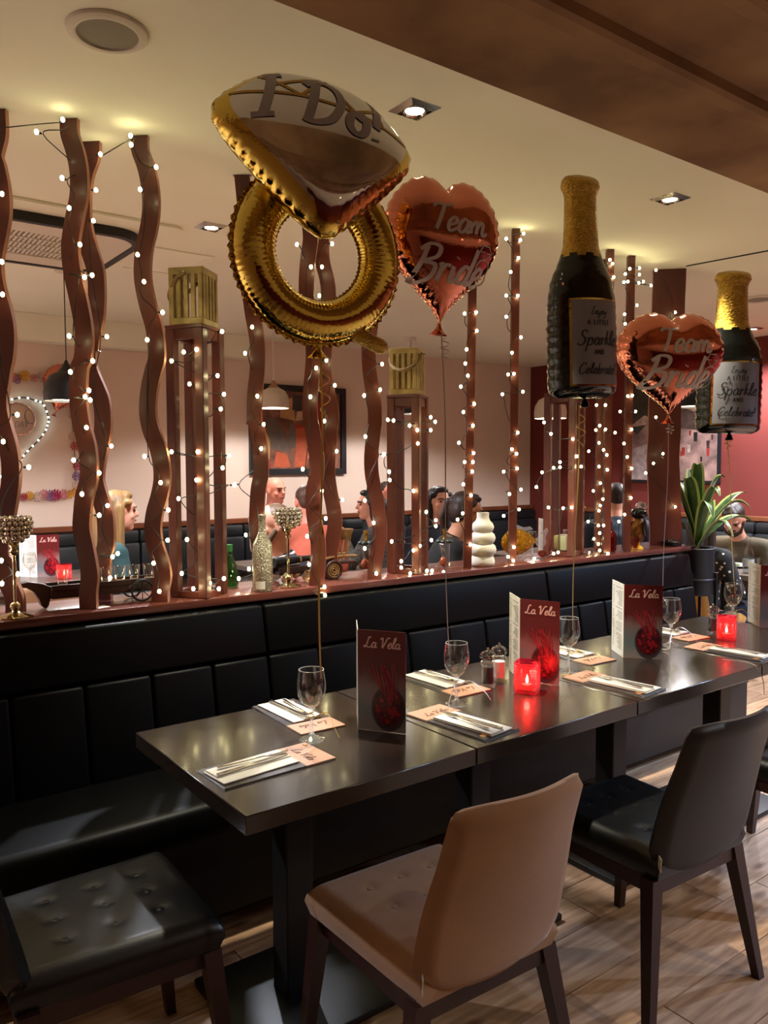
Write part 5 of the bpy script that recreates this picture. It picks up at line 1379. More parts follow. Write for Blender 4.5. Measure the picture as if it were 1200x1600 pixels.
# ------------------------------------------------------------------ pot plant on a stand
pl = thing('potted_plant', 'tall leafy corn plant in a black pot on a legged stand', 'plant', (4.46, 2.765, 0))
MB().lathe([(0, .70), (.098, .70), (.104, .704), (.104, .985), (.100, .988), (.096, .985), (.096, .95), (0, .95)], 36).build('pot', mat('matte_black_pot', (17, 17, 18), .5), pl, True)
MB().tube([(.107 * math.cos(2 * PI * k / 30), .107 * math.sin(2 * PI * k / 30), .80) for k in range(30)], .006, 6, closed=True).build('stand_ring', M_blk, pl, True)
for k in range(4):
    a = PI / 2 * k + R(20); MB().box((.113 * math.cos(a), .113 * math.sin(a), .42), (.016, .016, .84), rz=a).build('stand_leg', M_blk, pl)
MB().lathe([(0, .935), (.095, .935), (.095, .952), (0, .958)], 24).build('soil', mat('potting_soil', (40, 28, 20), .95, bump=.5, bscale=80), pl)
MB().tube([(0, 0, .94), (.005, 0, 1.05), (0, .005, 1.18)], [.016, .013, .008], 8).build('cane_stem', M_trim, pl, True)
M_leaf = mat('green_leaf', (58, 92, 40), .42, vary=.35, vscale=18, stretch=(1, 1, .3), rgb2=(30, 60, 30))
M_leafedge = mat('cream_leaf_edge', (150, 168, 96), .45)
def leaf(az, length, wd, rise, droop, z0):
    def f(u, v):
        s_ = v; d_ = length * (s_ - droop * .18 * s_ * s_); z = z0 + rise * math.sin(min(1.0, s_) * PI * (.42 + .30 * droop)) - droop * length * .30 * s_ ** 3
        w_ = wd * (math.sin(PI * min(.985, .10 + .88 * s_)) ** .75); x = (u - .5) * w_
        fold = abs(u - .5) * w_ * .5
        p = Vector((x, d_ * (1 if rise < length else .62), z + fold)); return Matrix.Rotation(az, 3, 'Z') @ p
    mb = MB(); nu, nv = 7, 16; mb.grid(f, nu, nv)
    k = 0
    for j in range(nv - 1):
        for i in range(nu - 1):
            mb.m[k] = 1 if i in (0, nu - 2) else 0; k += 1
    return mb.build('leaf', [M_leaf, M_leafedge], pl, True, ang=80)
rnd = random.Random(4)
for az, ln, wd, rise, dr, z0 in ((-60, .34, .085, .30, .3, 1.02), (-95, .50, .075, .34, .15, 1.0), (-75, .42, .080, .18, .4, .99), (-110, .46, .085, .20, .5, 1.0), (20, .34, .085, .34, .4, 1.02), (60, .36, .085, .40, .5, 1.0),
                                (100, .30, .090, .42, .3, 1.02), (140, .32, .085, .30, .8, 1.0), (170, .30, .085, .36, .6, 1.02), (-150, .34, .085, .30, .6, 1.0), (-20, .34, .085, .38, .6, 1.03), (-40, .28, .085, .44, .2, 1.04),
                                (120, .26, .08, .46, .3, 1.06), (40, .26, .08, .22, .9, .98), (-170, .26, .08, .20, .9, .97), (-130, .28, .08, .42, .4, 1.03)):
    leaf(R(az), ln, wd, rise, dr, z0)
# ------------------------------------------------------------------ far dining area
M_fartable = mat('grey_brown_table_top', (96, 84, 76), .3)
M_white = mat('white_china', (226, 220, 210), .3)
def far_table(label, x, y, wx=.7, wy=.7):
    t = thing('far_table', label, 'table', (x, y, 0), group='tables of the far dining area')
    MB().rbox((0, 0, TZ - .018), (wx, wy, .036), .003, 1).build('table_top', M_fartable, t, True)
    MB().rbox((0, 0, .36), (.08, .08, .70), .004, 1).build('pedestal', M_tleg, t)
    MB().rbox((0, 0, .012), (.42, .42, .022), .006, 2).build('base_plate', M_tleg, t, True)
def plate(label, loc, r=.12, food=True):
    t = thing('dinner_plate', label, 'plate', Vector(loc) + Vector((0, 0, .0006)), group='plates in the far dining area')
    MB().lathe([(0, 0), (r * .6, 0), (r, .016), (r, .019), (r * .62, .006), (0, .006)], 28).build('plate_rim', M_white, t, True)
    if food:
        for k in range(4): MB().ell((.03 * math.cos(k * 1.7), .03 * math.sin(k * 1.7), .014), (.025, .02, .012), 8, 6).build('food', mat('green_salad', (92, 108, 52), .6) if k % 2 else mat('meat', (128, 72, 40), .6), t, True)
def tumbler(label, loc, h=.10):
    t = thing('tumbler', label, 'glass', Vector(loc) + Vector((0, 0, .0006)), group='tumblers in the far dining area')
    MB().lathe([(0, 0), (.028, 0), (.034, h), (.033, h), (.027, .008), (0, .008)], 20).build('glass_wall', M_shot, t, True)
    MB().lathe([(0, .009), (.0265, .009), (.030, h * .55), (0, h * .55)], 20).build('water', glassmat('water', (235, 240, 242)), t, True)
def far_chair(label, loc, rz, m):
    t = thing('far_chair', label, 'chair', loc, rz, 'chairs of the far dining area')
    link('seat', seat_mesh(m, []), t); link('backrest', back_mesh(m, m), t)
    for sx in (-1, 1):
        for sy in (-1, 1): MB().tube([(sx * .18, sy * .19, .42), (sx * .22, sy * .24, 0)], [.018, .012], 8).build('leg', M_leg, t)
M_mustard = mat('mustard_velvet', (170, 116, 40), .8, sheen=.3)
# table groups
tL = Vector((1.20, 5.42, TZ)); far_table('far table with a menu and red candle behind the handcart', tL.x + .1, tL.y + .15, .75, .75)
far_chair('beige chair at the far table behind the crystal goblet', (tL.x - .02, tL.y - .45, 0), R(0), M_beige)
menu('small tall menu standing on the far table behind the wavy boards', (tL.x + .06, tL.y + .34), (tL.x + .12, tL.y + .26), (tL.x + .26, tL.y + .24), w_f=.142, z=TZ, grp='standing folded menus')
candle('lit red candle jar on the far table behind the handcart', (tL.x + .24, tL.y + .06, TZ), 1.0, .5)
wineglass('wine glass on the far table behind the crystal goblet', (tL.x + .02, tL.y + .02, TZ), 1.0, grp='wine glasses in the far dining area')
far_table('far table in front of the bald man', 3.25, 5.35, 1.1, .7)
plate('white plate on the table before the bald man', (2.95, 5.25, TZ)); plate('white plate before the man in orange', (3.5, 5.15, TZ)); tumbler('tumbler beside the plate of the man in orange', (3.32, 5.3, TZ))
far_table('far table shared by the woman in grey and her companion', 4.45, 5.35, .8, .7)
plate('white plate on the grey-sweater table', (4.6, 5.35, TZ)); tumbler('tumbler with a green drink on the grey-sweater table', (4.75, 5.2, TZ), .12)
far_table('far table behind the glass fish, laid with wine glasses', 5.15, 4.55, .8, .8)
far_table('far table of the woman with glasses', 3.85, 4.25, .75, .7)
plate('white plate in front of the woman with glasses', (3.75, 4.2, TZ))
menu('menu standing on the far table behind the candle box', (5.2, 4.72), (5.14, 4.62), (5.24, 4.52), z=TZ, grp='standing folded menus')
wineglass('wine glass on the far table above the glass fish tail', (4.93, 4.55, TZ), 1.0, grp='wine glasses in the far dining area')
wineglass('wine glass on the far table beside the standing menu', (5.28, 4.48, TZ), 1.0, grp='wine glasses in the far dining area')
far_table('table of the bearded man, beyond the plant', 5.42, 3.1, .56, .66)
bp = Vector((5.25, 3.05, TZ))
t = thing('water_bottle', 'clear glass water bottle before the bearded man', 'bottle', Vector((5.24, 2.86, TZ + .0006)))
MB().lathe([(0, 0), (.034, 0), (.036, .006), (.036, .12), (.030, .15), (.015, .19), (.0125, .24), (.014, .245), (.014, .252), (0, .252)], 22).build('bottle_glass', M_shot, t, True)
MB().lathe([(0, .004), (.034, .004), (.034, .09), (0, .09)], 20).build('water', glassmat('water', (235, 240, 242)), t, True)
MB().grid(lambda u, v: Vector((.0366 * math.cos(2 * PI * u), .0366 * math.sin(2 * PI * u), .05 + .05 * v)), 24, 2, cu=True).build('paper_label', mat('grey_label', (150, 150, 142), .5), t, True)
tumbler('tumbler of water beside the clear bottle', (5.31, 2.84, TZ), .105)
plate('white plate of food under the bearded man', (5.5, 3.12, TZ))
far_chair('mustard velvet chair behind the plant stand', (5.0, 3.07, 0), R(-90), M_mustard)

# abstract painting on the back wall
pa = atY(389, 742, YB); pb = atY(537, 608, YB); W_, H_ = pb.x - pa.x, pb.z - pa.z
t = thing('abstract_painting', 'framed abstract painting of bottles in orange and brown on the back wall', 'painting', (pa.x, YB - .002, pa.z))
fw = .055
for nm, c_, d_ in (('frame_rail', (W_ / 2, -.02, fw / 2), (W_, .04, fw)), ('frame_rail', (W_ / 2, -.02, H_ - fw / 2), (W_, .04, fw)), ('frame_rail', (fw / 2, -.02, H_ / 2), (fw, .04, H_ - 2 * fw)), ('frame_rail', (W_ - fw / 2, -.02, H_ / 2), (fw, .04, H_ - 2 * fw))):
    MB().box(c_, d_).build(nm, mat('black_picture_frame', (20, 22, 27), .4), t)
MB().box((W_ / 2, -.008, H_ / 2), (W_ - 2 * fw, .012, H_ - 2 * fw)).build('canvas', mat('umber_canvas', (146, 96, 74), .7, vary=.4, vscale=9, rgb2=(96, 60, 52)), t)
iw, ih = W_ - 2 * fw, H_ - 2 * fw
cols = {'o': (196, 92, 54), 'r': (160, 50, 38), 't': (196, 150, 96), 'g': (110, 96, 88), 'd': (66, 50, 52), 'c': (206, 176, 146), 'b': (86, 82, 92), 'p': (150, 106, 96)}
shapes = [('d', [(.0, .1), (.1, .05), (.12, .42), (.02, .5)]), ('t', [(.09, .12), (.16, .12), (.17, .36), (.11, .5)]), ('g', [(.18, .25), (.40, .22), (.34, .46), (.22, .66), (.12, .62)]), ('p', [(.20, .66), (.30, .70), (.26, .74), (.16, .73)]),
          ('o', [(.44, .02), (.58, .02), (.66, .34), (.58, .57), (.46, .52), (.46, .25)]), ('r', [(.02, .0), (.18, .0), (.16, .12), (.04, .13)]), ('o', [(.20, .02), (.40, .02), (.36, .18), (.24, .22)]), ('c', [(.60, .14), (.70, .12), (.68, .44), (.62, .40)]),
          ('t', [(.28, .66), (.46, .62), (.42, .92), (.30, .86)]), ('d', [(.42, .76), (.60, .74), (.60, .95), (.44, .96)]), ('b', [(.62, .0), (.76, .0), (.76, .13), (.62, .14)]), ('c', [(.46, .62), (.58, .64), (.56, .76), (.48, .74)]),
          ('d', [(.56, .58), (.64, .56), (.66, .80), (.60, .82)]), ('r', [(.46, .52), (.58, .54), (.56, .58), (.44, .56)]), ('g', [(.36, .30), (.46, .26), (.46, .52), (.40, .60)]), ('p', [(.78, .05), (.95, .03), (.96, .5), (.82, .44)]), ('t', [(.80, .52), (.94, .50), (.92, .9), (.82, .86)]), ('r', [(.70, .5), (.78, .48), (.78, .9), (.70, .88)])]
for i, (c_, P) in enumerate(shapes):
    mb = MB(); mb.prism([(fw + x * iw, fw + z * ih) for x, z in P], -.0005, .0005, M=Matrix(((1, 0, 0), (0, 0, -1), (0, 1, 0))))
    mb.build('paint_patch', mat('paint_' + c_, cols[c_], .6, vary=.25, vscale=12), t, loc=(0, -.0148 - i * .00012, 0))
# street scene on the maroon wall
def wallpt(px, py): return atX(px, py, XR)
sa = wallpt(984, 754); sb = wallpt(1126, 600); y0, y1 = min(sa.y, sb.y), max(sa.y, sb.y); zb, zt_ = 1.32, 2.12
sa2 = wallpt(982, 753); zb = sa2.z; zt_ = zb + .98; y1 = sa2.y; y0 = wallpt(1126, 760).y
t = thing('street_picture', 'large framed street cafe picture on the maroon wall', 'picture', (XR - .002, y0, zb))
Wy, Hz = y1 - y0, zt_ - zb
MB().box((-.015, Wy / 2, Hz / 2), (.03, Wy, Hz)).build('backing_frame', mat('black_picture_frame', (20, 22, 27), .4), t)
MB().box((-.0315, Wy / 2, Hz / 2), (.004, Wy - .05, Hz - .05)).build('print', mat('street_print', (176, 140, 128), .5, vary=.8, vscale=6, rgb2=(96, 74, 70)), t)
rnd = random.Random(9)
def decal(name, P, rgb, k):
    mb = MB(); mb.add([Vector((-.0342 - .0003 * k, Wy * y, Hz * z)) for y, z in P], [tuple(range(len(P)))]); mb.build(name, mat('street_%d_%d_%d' % rgb, rgb, .5, vary=.45, vscale=20), t)
decal('printed_foliage', [(.62, .98), (.97, .98), (.97, .58), (.88, .5), (.78, .6), (.66, .62)], (66, 66, 56), 0)
decal('printed_paving', [(.45, .03), (.97, .03), (.97, .34), (.70, .42), (.55, .34)], (190, 170, 168), 0)
decal('printed_facade', [(.03, .97), (.42, .97), (.42, .55), (.03, .50)], (92, 70, 62), 0)
decal('printed_parasol', [(.60, .62), (.80, .70), (.98, .58)][::-1], (216, 190, 178), 1)
decal('printed_awning', [(.10, .76), (.40, .84), (.40, .76), (.12, .66)], (168, 134, 104), 1)
for k in range(18):
    y, z = rnd.uniform(.06, .75), rnd.uniform(.12, .52); h_ = rnd.uniform(.04, .10)
    decal('printed_figure', [(y, z), (y + h_ * .35, z), (y + h_ * .4, z + h_), (y - h_ * .05, z + h_)], rnd.choice([(160, 52, 46), (70, 46, 44), (212, 184, 170), (120, 84, 78), (40, 34, 36)]), 2 + k % 3)

# pendant lamps
def pendant(label, px, py, Y, m, s=1.0, bright=14.0):
    p = atY(px, py, Y); t = thing('pendant_lamp', label, 'lamp', p, group='pendant lamps of the far dining area')
    r0 = .128 * s
    MB().lathe([(r0, 0), (r0 * 1.02, .05 * s), (r0 * .96, .10 * s), (r0 * .74, .148 * s), (r0 * .42, .170 * s), (r0 * .40, .166 * s), (r0 * .72, .142 * s), (r0 * .93, .098 * s), (r0 * .985, .05 * s), (r0 * .97, 0)], 32).build('shade', m, t, True)
    MB().lathe([(r0 * .42, .169 * s), (r0 * .24, .195 * s), (r0 * .10, .225 * s), (.006, .24 * s)], 18).build('wooden_neck', mat('pale_wood_cap', (164, 120, 86), .5) if m is not M_blk else M_blk, t, True)
    MB().tube([(0, 0, .235 * s), (0, 0, CEIL - .03 - p.z)], .003, 6).build('cord', M_whiteplastic if m is not M_blk else M_blk, t)
    MB().lathe([(0, CEIL - p.z - .002), (.05, CEIL - p.z - .002), (.05, CEIL - p.z - .022), (.008, CEIL - p.z - .03)], 20).build('ceiling_rose', M_whiteplastic, t, True)
    MB().lathe([(0, .012), (r0 * .95, .014)], 28).build('diffuser', mat('pendant_diffuser', (255, 244, 226), .5, emit=(255, 236, 208), estr=bright), t)
    lamp('bulb_light', 'SPOT', (0, 0, .004), PENDANT_W, (250, 245, 245), t, .08, R(164), .25)
M_lampwhite = mat('white_enamel', (206, 196, 182), .3)
pendant('white pendant lamp in front of the abstract painting', 428, 638, 5.75, M_lampwhite, .95)
pendant('black pendant lamp among the wavy boards at the near end', 105, 627, 4.9, M_blk, 1.0)
pendant('black pendant lamp seen through the second lantern stand', 642, 647, 5.7, M_blk, .9)
pendant('white pendant lamp seen behind the stand under the large bottle balloon', 860, 654, 4.6, M_lampwhite, 1.05)
pendant('black pendant lamp behind the heart balloon between the bottles', 1076, 636, 3.6, M_blk, 1.0)

# wall decorations at the near end: flower garland, round balloon, lit loop, heart balloon
FL = {'m': (168, 26, 78), 'y': (214, 158, 40), 'o': (214, 128, 48), 'p': (206, 128, 132), 'v': (136, 96, 140), 'w': (214, 186, 170), 'r': (190, 74, 72)}
def wpt(px, py, d=0.0): p = atY(px, py, YB - d); return p
base = wpt(70, 690)
t = thing('flower_garland', 'rectangular garland of paper flowers on the back wall', 'garland', base)
corner = [(-28, 583), (20, 585), (70, 592), (112, 596), (113, 660), (116, 700), (117, 740), (114, 766), (75, 773), (30, 775), (-28, 780)]
MB().tube([tuple(wpt(x, y, .012) - base) for x, y in smooth_path(corner, 4)], .006, 5).build('garland_stem', mat('dry_stem', (150, 140, 112), .8), t)
fl_list = [(15, 588, 'p'), (37, 588, 'y'), (26, 594, 'v'), (52, 591, 'p'), (64, 589, 'w'), (113, 622, 'w'), (114, 650, 'w'), (112, 682, 'w'), (116, 697, 'r'), (120, 728, 'm'), (119, 744, 'v'), (117, 757, 'w'), (118, 767, 'o'), (108, 772, 'y'), (98, 772, 'p'), (86, 773, 'm'), (78, 774, 'v'), (68, 772, 'p'), (58, 775, 'w'), (45, 774, 'y'), (36, 776, 'm'), (22, 776, 'w'), (5, 777, 'o')]
rnd = random.Random(2)
for x, y, c_ in fl_list:
    r0 = rnd.uniform(.034, .05); mb = MB(); n = 11
    for ring in range(2):
        for k in range(n):
            a = 2 * PI * k / n + ring * .3; rr = r0 * (1 - .35 * ring); d0 = -.008 - .012 * ring; ww = .22
            c0 = Vector((rr * .2 * math.cos(a), d0, rr * .2 * math.sin(a)))
            mb.add([c0, Vector((rr * .75 * math.cos(a - ww), d0 - .010, rr * .75 * math.sin(a - ww))), Vector((rr * math.cos(a), d0 - .020, rr * math.sin(a))), Vector((rr * .75 * math.cos(a + ww), d0 - .010, rr * .75 * math.sin(a + ww)))], [(0, 1, 2, 3)])
    mb.ell((0, -.018, 0), (r0 * .22, .012, r0 * .22), 8, 5)
    o = mb.build('flower', mat('petal_' + c_, FL[c_], .7), t, loc=wpt(x, y, .012) - base)
p = wpt(28, 655, .10); k = (p - CAM).dot(_f) / FPX
t = thing('round_balloon', 'round pale foil balloon with lettering in the garland frame', 'balloon', p)
rf = Foil([(26 * k * math.cos(2 * PI * j / 60), 26 * k * math.sin(2 * PI * j / 60)) for j in range(60)], .075, .003, 50)
link('foil_body', rf.mesh([mat('pale_pink_foil', (206, 184, 172), .35, metal=.1), M_rose], .93), t)
mb = MB(); mb.add([rf.front(.075 + .045 * math.cos(2 * PI * j / 16), .02 + .055 * math.sin(2 * PI * j / 16), .002) for j in range(16)], [tuple(range(16))]); mb.build('printed_blue_flower', mat('teal_flower_print', (86, 116, 118), .5, vary=.5, vscale=30), t)
mb = MB(); lettering(mb, 'DAY', .045, .006, lambda x, y: rf.front(x + .01, y - .065, .002), BLOCK, slant=.1)
mb.build('printed_lettering', M_greyprint, t)
M_coldbulb = mat('cool_white_bulb', (240, 255, 245), .3, emit=(228, 250, 240), estr=3.5)
cb_ = MB().ell((0, 0, 0), (.0075, .0075, .0075), 8, 6).mesh('bulb', M_coldbulb, True, 180)
loop = [(19, 624), (37, 621), (56, 626), (66, 630), (73, 643), (76, 656), (74, 665), (70, 675), (60, 688), (47, 701), (37, 712), (30, 722), (14, 735), (-4, 748)]
base = wpt(60, 670, .02); t = thing('lit_loop', 'heart-shaped loop of cool white lights round the pale balloon', 'string lights', base)
P = smooth_path(loop, 3)
MB().tube([tuple(wpt(x, y, .015) - base) for x, y in P], .004, 5).build('wire', M_wire, t)
for x, y in P[::2]: link('bulb', cb_, t, wpt(x, y, .024) - base)
p = wpt(98, 612, .14); t = thing('heart_balloon', 'small rose heart balloon at the corner of the flower garland', 'balloon', p, group='rose-gold heart balloons', rot=(0, R(20), R(-8)))
hf = Foil(heart_poly(.33, .38), .075, .003, 40); link('foil_body', hf.mesh([M_rose, M_rose], .9), t); knot(t, M_rose, (0, 0, -hf.R(-PI / 2) + .004), .016)
# ------------------------------------------------------------------ diners
M_skin = {'light': mat('fair_skin', (214, 150, 122), .55, sss=.08, vary=.10, vscale=14), 'pink': mat('flushed_skin', (220, 138, 116), .5, sss=.08, vary=.12, vscale=14), 'tan': mat('warm_skin', (196, 136, 104), .55, sss=.08)}
M_eye = mat('eye_dark', (34, 26, 24), .3); M_lip = mat('lip', (150, 74, 66), .5)
def RX(a): return Matrix.Rotation(a, 3, 'X')
def RZ(a): return Matrix.Rotation(a, 3, 'Z')
def person(label, loc, rz, skin, top, top_c, hair, hair_c, lean=0.0, yaw=0.0, nod=0.0, arms=None, beard=None, glasses=False, build=1.0, sleeve='long', trousers=(30, 30, 36), top_vary=0.0, collar=None, hs=1.0, rgb2=None, dots=False):
    """seated figure facing +Y; lean and nod tip forward, yaw turns the head to its left"""
    t = thing('person', label, 'person', loc, rz, 'seated diners')
    Lm = Matrix.Translation((0, 0, .50)) @ Matrix.Rotation(-lean, 4, 'X') @ Matrix.Translation((0, 0, -.50))
    T = lambda p: Lm @ Vector(p)
    b = build
    sh = [T((s_ * .185 * b, -.02, .99)) for s_ in (-1, 1)]
    neck0, neck1 = T((0, -.015, 1.03)), T((0, .015, 1.12)); hc = T((0, .035, 1.225))
    Q = RZ(yaw) @ RX(-lean * .35 - nod)
    hd = lambda p: hc + Q @ (Vector(p) * hs)
    arms = arms or [((-.26, .06, .76), (-.12, .30, .78)), ((.26, .06, .76), (.12, .30, .78))]
    body, cloth = MB(), MB()
    # head
    body.ell(hd((0, -.008, .035)), (.076 * hs, .094 * hs, .085 * hs), 18, 12, M=Q)
    body.ell(hd((0, .018, -.030)), (.062 * hs, .074 * hs, .082 * hs), 16, 12, M=Q)
    body.ell(hd((0, .052, -.082)), (.036 * hs, .034 * hs, .028 * hs), 12, 8, M=Q)                   # chin
    body.cap(hd((0, .082, .028)), hd((0, .104, -.012)), .009 * hs, .0145 * hs, 8)                   # nose
    body.ell(hd((0, .078, .036)), (.050 * hs, .018 * hs, .011 * hs), 10, 6, M=Q)                    # brow
    body.ell(hd((0, .084, -.046)), (.022 * hs, .012 * hs, .010 * hs), 10, 6, M=Q)                   # mouth
    for s_ in (-1, 1):
        body.ell(hd((s_ * .077, -.006, -.006)), (.009 * hs, .019 * hs, .032 * hs), 8, 8, M=Q)       # ear
        body.ell(hd((s_ * .040, .058, -.018)), (.022 * hs, .022 * hs, .020 * hs), 8, 6, M=Q)        # cheek
    body.cap(neck0, neck1, .060, .054, 14); body.cap(neck1, hd((0, -.02, -.04)), .054, .058, 14)
    # torso and limbs under the clothes keep the body whole
    body.ell(T((0, -.02, .90)), (.155 * b, .095, .16), 16, 10); body.cap(T((0, 0, .54)), T((0, -.02, .86)), .125 * b, .13 * b, 14)
    for s_, S in zip((0, 1), sh):
        sg_ = -1 if s_ == 0 else 1; E_, H_ = Vector(arms[s_][0]), Vector(arms[s_][1])
        body.cap(T((sg_ * .09, -.02, .99)), S, .07, .058, 12); body.cap(S, E_, .048, .038, 12); body.cap(E_, H_, .036, .025, 12)
        d = (H_ - E_).normalized(); side = d.cross(Vector((0, 0, 1))).normalized() * (-sg_); up = side.cross(d)
        palm = H_ + d * .045; body.ell(palm, (.037, .037, .018), 10, 8); body.cap(H_, palm + d * .02, .024, .026, 10)
        for k in range(4):                                                      # four fingers, bent at the knuckle
            o_ = side * (.027 - .018 * k); ln = (.052, .064, .058, .044)[k]; f0 = palm + d * .028 + o_; f1 = f0 + d * ln * .55 + Vector((0, 0, -.006)); f2 = f1 + d * ln * .35 + Vector((0, 0, -.022))
            body.cap(f0, f1, .0090, .0085, 8); body.cap(f1, f2, .0085, .0075, 8)
        th0 = H_ + d * .02 + side * .026; th1 = th0 + d * .028 + side * .022; body.cap(th0, th1, .011, .0095, 8); body.cap(th1, th1 + d * .026 + side * .002 + Vector((0, 0, -.008)), .0095, .008, 8)
        hip = Vector((sg_ * .09, .0, .53)); kn = Vector((sg_ * .12, .43, .52)); an = Vector((sg_ * .12, .40, .09))
        body.cap(hip, kn, .078, .056, 12); body.cap(kn, an, .052, .036, 12); body.cap(an, an + Vector((0, .13, -.05)), .034, .026, 10)
        # clothing
        g = .011
        cloth.cap(T((sg_ * .09, -.02, .985)), S, .082, .070, 14); cloth.cap(S, S + (E_ - S) * (1.0 if sleeve == 'long' else .55), .062, .052, 12)
        if sleeve == 'long': cloth.cap(E_, E_ + (H_ - E_) * .93, .050, .036, 12)
    cloth.ell(T((0, -.02, .90)), (.175 * b, .118, .165), 18, 12); cloth.cap(T((0, 0, .53)), T((0, -.02, .86)), .148 * b, .150 * b, 16); cloth.cap(T((0, -.02, 1.0)), T((0, -.012, 1.035)), .085, .070, 14)
    bm_ = fuse(body, .0085, 3); bm_.name = 'body'; bm_.materials.clear(); bm_.materials.append(M_skin[skin]); link('body', bm_, t)
    cm = fuse(cloth, .014, 4); cm.materials.clear(); cm.materials.append(mat('cloth_%s_%d_%d_%d' % ((top,) + top_c), top_c, .85, vary=top_vary, vscale=90 if top_vary else 8, rgb2=rgb2, bump=.1, bscale=60)); link(top, cm, t)
    if dots:
        nt = cm.materials[0].node_tree; vo = nt.nodes.new('ShaderNodeTexVoronoi'); vo.inputs['Scale'].default_value = 26; rp = nt.nodes.new('ShaderNodeValToRGB'); tc = nt.nodes.new('ShaderNodeTexCoord')
        rp.color_ramp.elements[0].position = .20; rp.color_ramp.elements[0].color = lin((206, 200, 196)) + (1,); rp.color_ramp.elements[1].position = .24; rp.color_ramp.elements[1].color = lin(top_c) + (1,)
        nt.links.new(tc.outputs['Object'], vo.inputs['Vector']); nt.links.new(vo.outputs['Distance'], rp.inputs[0]); nt.links.new(rp.outputs[0], nt.nodes['Principled BSDF'].inputs['Base Color'])
    tr = MB()
    for sg_ in (-1, 1):
        tr.cap((sg_ * .09, -.01, .53), (sg_ * .12, .43, .52), .093, .068, 12); tr.cap((sg_ * .12, .43, .52), (sg_ * .12, .40, .11), .064, .050, 12)
    tr.cap((-.08, -.02, .55), (.08, -.02, .55), .105, .105, 12)
    tm = fuse(tr, .018, 3); tm.materials.clear(); tm.materials.append(mat('cloth_trousers_%d_%d_%d' % trousers, trousers, .9)); link('trousers', tm, t)
    for sg_ in (-1, 1):
        MB().rbox((sg_ * .12, .455, .035), (.085, .25, .07), .03, 3).build('shoe', M_blk, t, True)
        MB().ell(hd((sg_ * .031, .080, .012)), (.012 * hs, .006 * hs, .0065 * hs), 8, 6, M=Q).build('eye', M_eye, t, True)
        e_ = MB().tube([hd((sg_ * .014, .094, .030)), hd((sg_ * .034, .090, .036)), hd((sg_ * .052, .074, .031))], .0042, 6).build('eyebrow', mat('brow_%d' % hair_c[0], tuple(int(c * .7) for c in hair_c), .8), t, True)
    MB().tube([hd((-.022, .090, -.047)), hd((0, .097, -.044)), hd((.022, .090, -.047))], .0048, 6).build('mouth', M_lip, t, True)
    M_h = mat('hair_%d_%d_%d' % hair_c, hair_c, .5, vary=.45, vscale=45, stretch=(1, 1, .15), bump=.25, bscale=120)
    def hairpart(mb, vox=.008, name='hair'):
        hm = fuse(mb, vox, 3); hm.materials.clear(); hm.materials.append(M_h); link(name, hm, t)
    H = MB()
    if hair == 'crop':
        H.ell(hd((0, -.020, .048)), (.0795 * hs, .090 * hs, .076 * hs), 18, 12, M=Q); H.ell(hd((0, -.048, .012)), (.070 * hs, .056 * hs, .066 * hs), 16, 10, M=Q)
    elif hair != 'bald':
        H.ell(hd((0, -.022, .052)), (.083 * hs, .092 * hs, .078 * hs), 18, 12, M=Q); H.ell(hd((0, -.050, .010)), (.078 * hs, .064 * hs, .085 * hs), 16, 10, M=Q)
        H.ell(hd((0, .036, .098)), (.060 * hs, .042 * hs, .026 * hs), 12, 8, M=Q)
    if hair == 'quiff':
        H.ell(hd((0, .06, .115)), (.055 * hs, .045 * hs, .030 * hs), 12, 8, M=Q); H.ell(hd((.02, .03, .13)), (.05 * hs, .04 * hs, .03 * hs), 12, 8, M=Q)
    if hair == 'long':
        for s_ in (-1, 1):
            H.cap(hd((s_ * .072, -.02, .03)), hd((s_ * .080, -.02, -.20)), .034 * hs, .030 * hs, 10)
        H.cap(hd((0, -.075, .0)), hd((0, -.085, -.25)), .070 * hs, .065 * hs, 12)
        H.cap(hd((-.08, .035, .06)), hd((.08, .035, .06)), .022, .022, 8)
    if hair == 'bob':
        H.cap(hd((0, -.070, -.0)), hd((0, -.075, -.11)), .074 * hs, .060 * hs, 12)
        for s_ in (-1, 1): H.cap(hd((s_ * .070, -.01, .03)), hd((s_ * .070, -.015, -.09)), .030 * hs, .026 * hs, 10)
    if hair == 'pony':
        H.ell(hd((0, -.10, .055)), (.032, .030, .030), 12, 8, M=Q); H.cap(hd((0, -.122, .05)), hd((0, -.140, -.05)), .024, .018, 10); H.cap(hd((0, -.140, -.05)), hd((.0, -.115, -.15)), .018, .009, 10)
    if hair != 'bald': hairpart(H)
    if beard:
        B = MB(); B.ell(hd((0, .050, -.078)), (.050 * hs, .046 * hs, .042 * hs), 12, 8, M=Q)
        for s_ in (-1, 1): B.cap(hd((s_ * .062, .012, -.02)), hd((s_ * .045, .05, -.075)), .017 * hs, .022 * hs, 8)
        B.cap(hd((-.024, .092, -.034)), hd((.024, .092, -.034)), .008, .008, 8); hairpart(B, .007, 'beard')
    if glasses:
        for s_ in (-1, 1): MB().tube([hd((s_ * .034 + .026 * math.cos(2 * PI * k / 18), .108, .012 + .022 * math.sin(2 * PI * k / 18))) for k in range(18)], .0024, 5, closed=True).build('spectacle_rim', M_blk, t, True); MB().tube([hd((s_ * .060, .106, .018)), hd((s_ * .079, .0, .012))], .0022, 5).build('spectacle_arm', M_blk, t)
        MB().tube([hd((-.010, .110, .016)), hd((.010, .110, .016))], .0022, 5).build('spectacle_bridge', M_blk, t)
